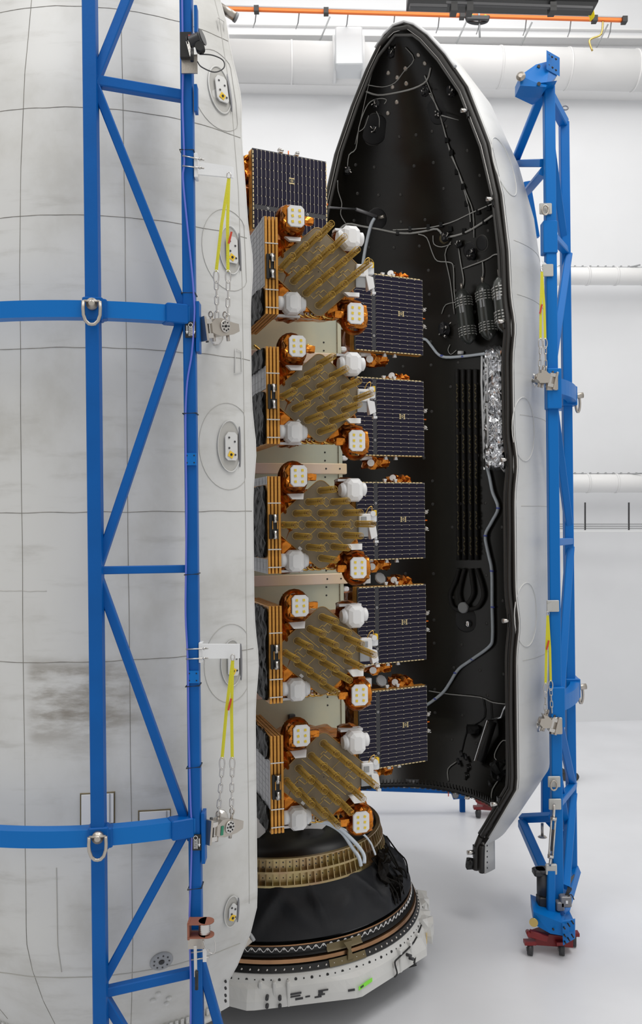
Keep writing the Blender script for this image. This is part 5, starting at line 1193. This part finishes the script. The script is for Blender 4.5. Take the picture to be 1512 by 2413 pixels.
g = empty('junction_box', P(1330, 2128, DC-.1), parent=rt); m = MB(); m.cbox(P(1331, 2122, DC-.15), (.17, .14, .17), .015); m.cbox(P(1318, 2133, DC-.15), (.12, .14, .14), .015); m.build('enclosure', M['grey'], g)
m = MB(); q = P(1335, 2126, DC-.23); m.box(q, (.035, .008, .045)); m.build('box_label', M['white'], g)
m = MB()
for k in range(4): m.tube(smooth_path([P(1331+k, 2112, DC-.15), P(1337+k*3, 2095, DC-.1), P(1340, 2075+k*4, DC+.3), P(1356, 2058, DE-.1)]), .010, 5)
m.tube(smooth_path([P(1336, 2114, DC-.2), P(1345, 2108, DC-.2), P(1352, 2120, DC-.2)]), .009, 5); m.build('control_cable', M['cable_dark'], g)
# foot
m = MB(); m.beam(P(1297, 2050, DC-.12), P(1297, 2162, DC-.16), .12, .12, up=(0, 1, 0)); m.build('leg_post', M['blue_light'], rt)
g = empty('foot_box', P(1300, 2190, DC), parent=rt)
m = MB(); m.prism([P(1256, 2148, DC-.35), P(1325, 2176, DC-.55), P(1325, 2205, DC-.55), P(1296, 2200, DC-.5), P(1257, 2178, DC-.35)], (.10, .6, 0)); m.prism([P(1256, 2148, DC-.35), P(1325, 2176, DC-.55), P(1352, 2170, DC-.5), P(1338, 2140, DC+.3), P(1275, 2133, DC+.2)], (0, 0, -.15)); m.build('box_body', M['blue_light'], g)
m = MB(); m.prism([P(1324, 2172, DC-.6), P(1354, 2168, DC-.45), P(1354, 2212, DC-.45), P(1326, 2228, DC-.6)], (.02, .05, 0)); m.build('end_plate', M['blue_light'], g)
for x, y in ((1330, 2188), (1341, 2182), (1350, 2176), (1331, 2206), (1350, 2208), (1341, 2216), (1332, 2222)):
    m = MB(); m.turn(P(x, y, DC-.63), (0, -1, 0), [(.013, -.08), (.013, .01)], 6); m.build('bolt', M['black'], g)
m = MB(); m.turn(P(1257, 2173, DC-.45), (-.3, -1, 0), [(.065, 0), (.065, .02)], 18); m.cyl(P(1257, 2173, DC-.45), P(1268, 2168, DC-.2), .02, n=8); m.build('hand_knob', M['brass'], g)
m = MB(); m.turn(P(1303, 2190, DC-.56), (0, -1, 0), [(.016, -.02), (.016, .01)], 8); m.build('bolt', M['black'], g)
def dolly(c, s, label):
    g = empty('caster_dolly', V((c.x, c.y, 0)), label, 'caster')
    o = V((c.x, c.y, 0)); m = MB(Matrix.Translation(o)); m.prism([(-.32*s, -.18*s, .16*s), (.42*s, -.18*s, .10*s), (.42*s, -.18*s, .28*s), (0, -.18*s, .34*s), (-.3*s, -.18*s, .24*s)], (0, .36*s, 0)); m.build('dolly_frame', M['dark_red'], g)
    for x, y in ((-.36, -.2), (.2, -.22), (.5, .1)):
        m = MB(Matrix.Translation(o)); m.cyl((x*s-.04*s, y*s, .10*s), (x*s+.05*s, y*s-.03*s, .10*s), .095*s, n=18); m.build('wheel', M['dark_grey'], g)
        m = MB(Matrix.Translation(o)); m.cyl((x*s-.06*s, y*s, .10*s), (x*s-.045*s, y*s, .10*s), .035*s, n=10); m.build('wheel_hub', M['grey'], g)
        m = MB(Matrix.Translation(o)); m.box((x*s, y*s, .22*s), (.2*s, .14*s, .06*s)); m.build('caster_fork', M['dark_red'], g)
    m = MB(Matrix.Translation(o)); m.beam((-.36*s, -.2*s, .38*s), (-.05*s, -.22*s, .30*s), .1*s, .12*s); m.cyl((-.38*s, -.27*s, .38*s), (-.38*s, -.13*s, .38*s), .04*s, n=10); m.build('tow_arm', M['dark_red'], g)
    return g
dolly(V((P(1290, 2200, 13.3).x, 13.35, 0)), .85, 'dark red wheeled dolly under the foot of the right blue frame')
m = MB(); m.cyl((XC, DC-.1, .2), (XC, DC-.1, .62), .07, n=12); m.build('jack_leg', M['blue'], rt)

# ------------------------------------------------------------------ low blue stand seen beyond, and bits behind the right frame
g = empty('floor_stand', (P(960, 1850, 19.5).x, 19.5, 0), 'long low blue beam with a clevis end beyond the open fairing, near the floor', 'stand')
m = MB(); m.beam(P(780, 1848, 19.5), P(1085, 1858, 19.5), .2, .20); m.build('beam', M['blue'], g)
m = MB(); m.prism([P(1060, 1862, 19.4), P(1075, 1850, 19.4), P(1125, 1862, 19.4), P(1110, 1880, 19.4), P(1068, 1884, 19.4)], (0, .15, 0)); m.build('clevis_arm', M['blue'], g)
m = MB(); m.turn(P(1072, 1873, 19.4), (0, -1, 0), [(.07, 0), (.07, .06), (.035, .07)], 16); m.build('clevis_bush', M['grey'], g)
m = MB(); m.cyl(P(1100, 1876, 19.3), P(1100, 1882, 19.3), .06, n=10); m.cyl(P(1095, 1872, 19.3), P(1118, 1876, 19.3), .03, n=8); m.build('lock_knob', M['nickel'], g)
for x in (830, 1090):
    m = MB(); q = P(x, 1860, 19.5); m.beam((q.x, q.y+.1, .0), (q.x, q.y+.1, q.z), .12, .12, up=(0, 1, 0)); m.build('leg', M['blue'], g)
m = MB(); q = P(953, 1850, 19.37); m.box(q, (.06, .02, .12)); q = P(978, 1854, 19.37); m.box(q, (.22, .02, .05)); m.build('tape_label', M['mid_grey'], g)
m = MB(); m.box(P(1056, 1866, 19.3), (.02, .01, .2)); m.build('red_ribbon', M['red'], g)
m = MB(); m.turn(P(972, 1840, 17.2), (0, 0, -1), [(.15, -.05), (.15, .03), (.12, .06)], 18); m.build('underside_cap', M['grey'], rf)
dolly(V((P(1160, 1900, 19.4).x, 19.4, 0)), 1.0, 'small red caster jack on the floor seen under the fairing tail')
g = empty('tool_cart', (P(1338, 1700, 22).x, 22, 0), 'red and white cart mostly hidden behind the right blue frame', 'cart')
q = P(1334, 1560, 22)
m = MB(); m.cbox((q.x-.05, 22, 1.5), (.3, .6, 2.4), .03); m.build('cart_body', M['white_metal'], g)
m = MB(); m.cbox((q.x-.05, 21.95, q.z), (.32, .62, .45), .03); m.build('red_drawer', M['red'], g)
for s in (-1, 1): m = MB(); m.cyl((q.x+s*.12, 21.75, .10), (q.x+s*.12, 21.8, .10), .10, n=14); m.build('wheel', M['dark_grey'], g)
m = MB(); m.box((q.x-.03, 22, .25), (.34, .5, .12)); m.build('cart_base', M['dark_grey'], g)
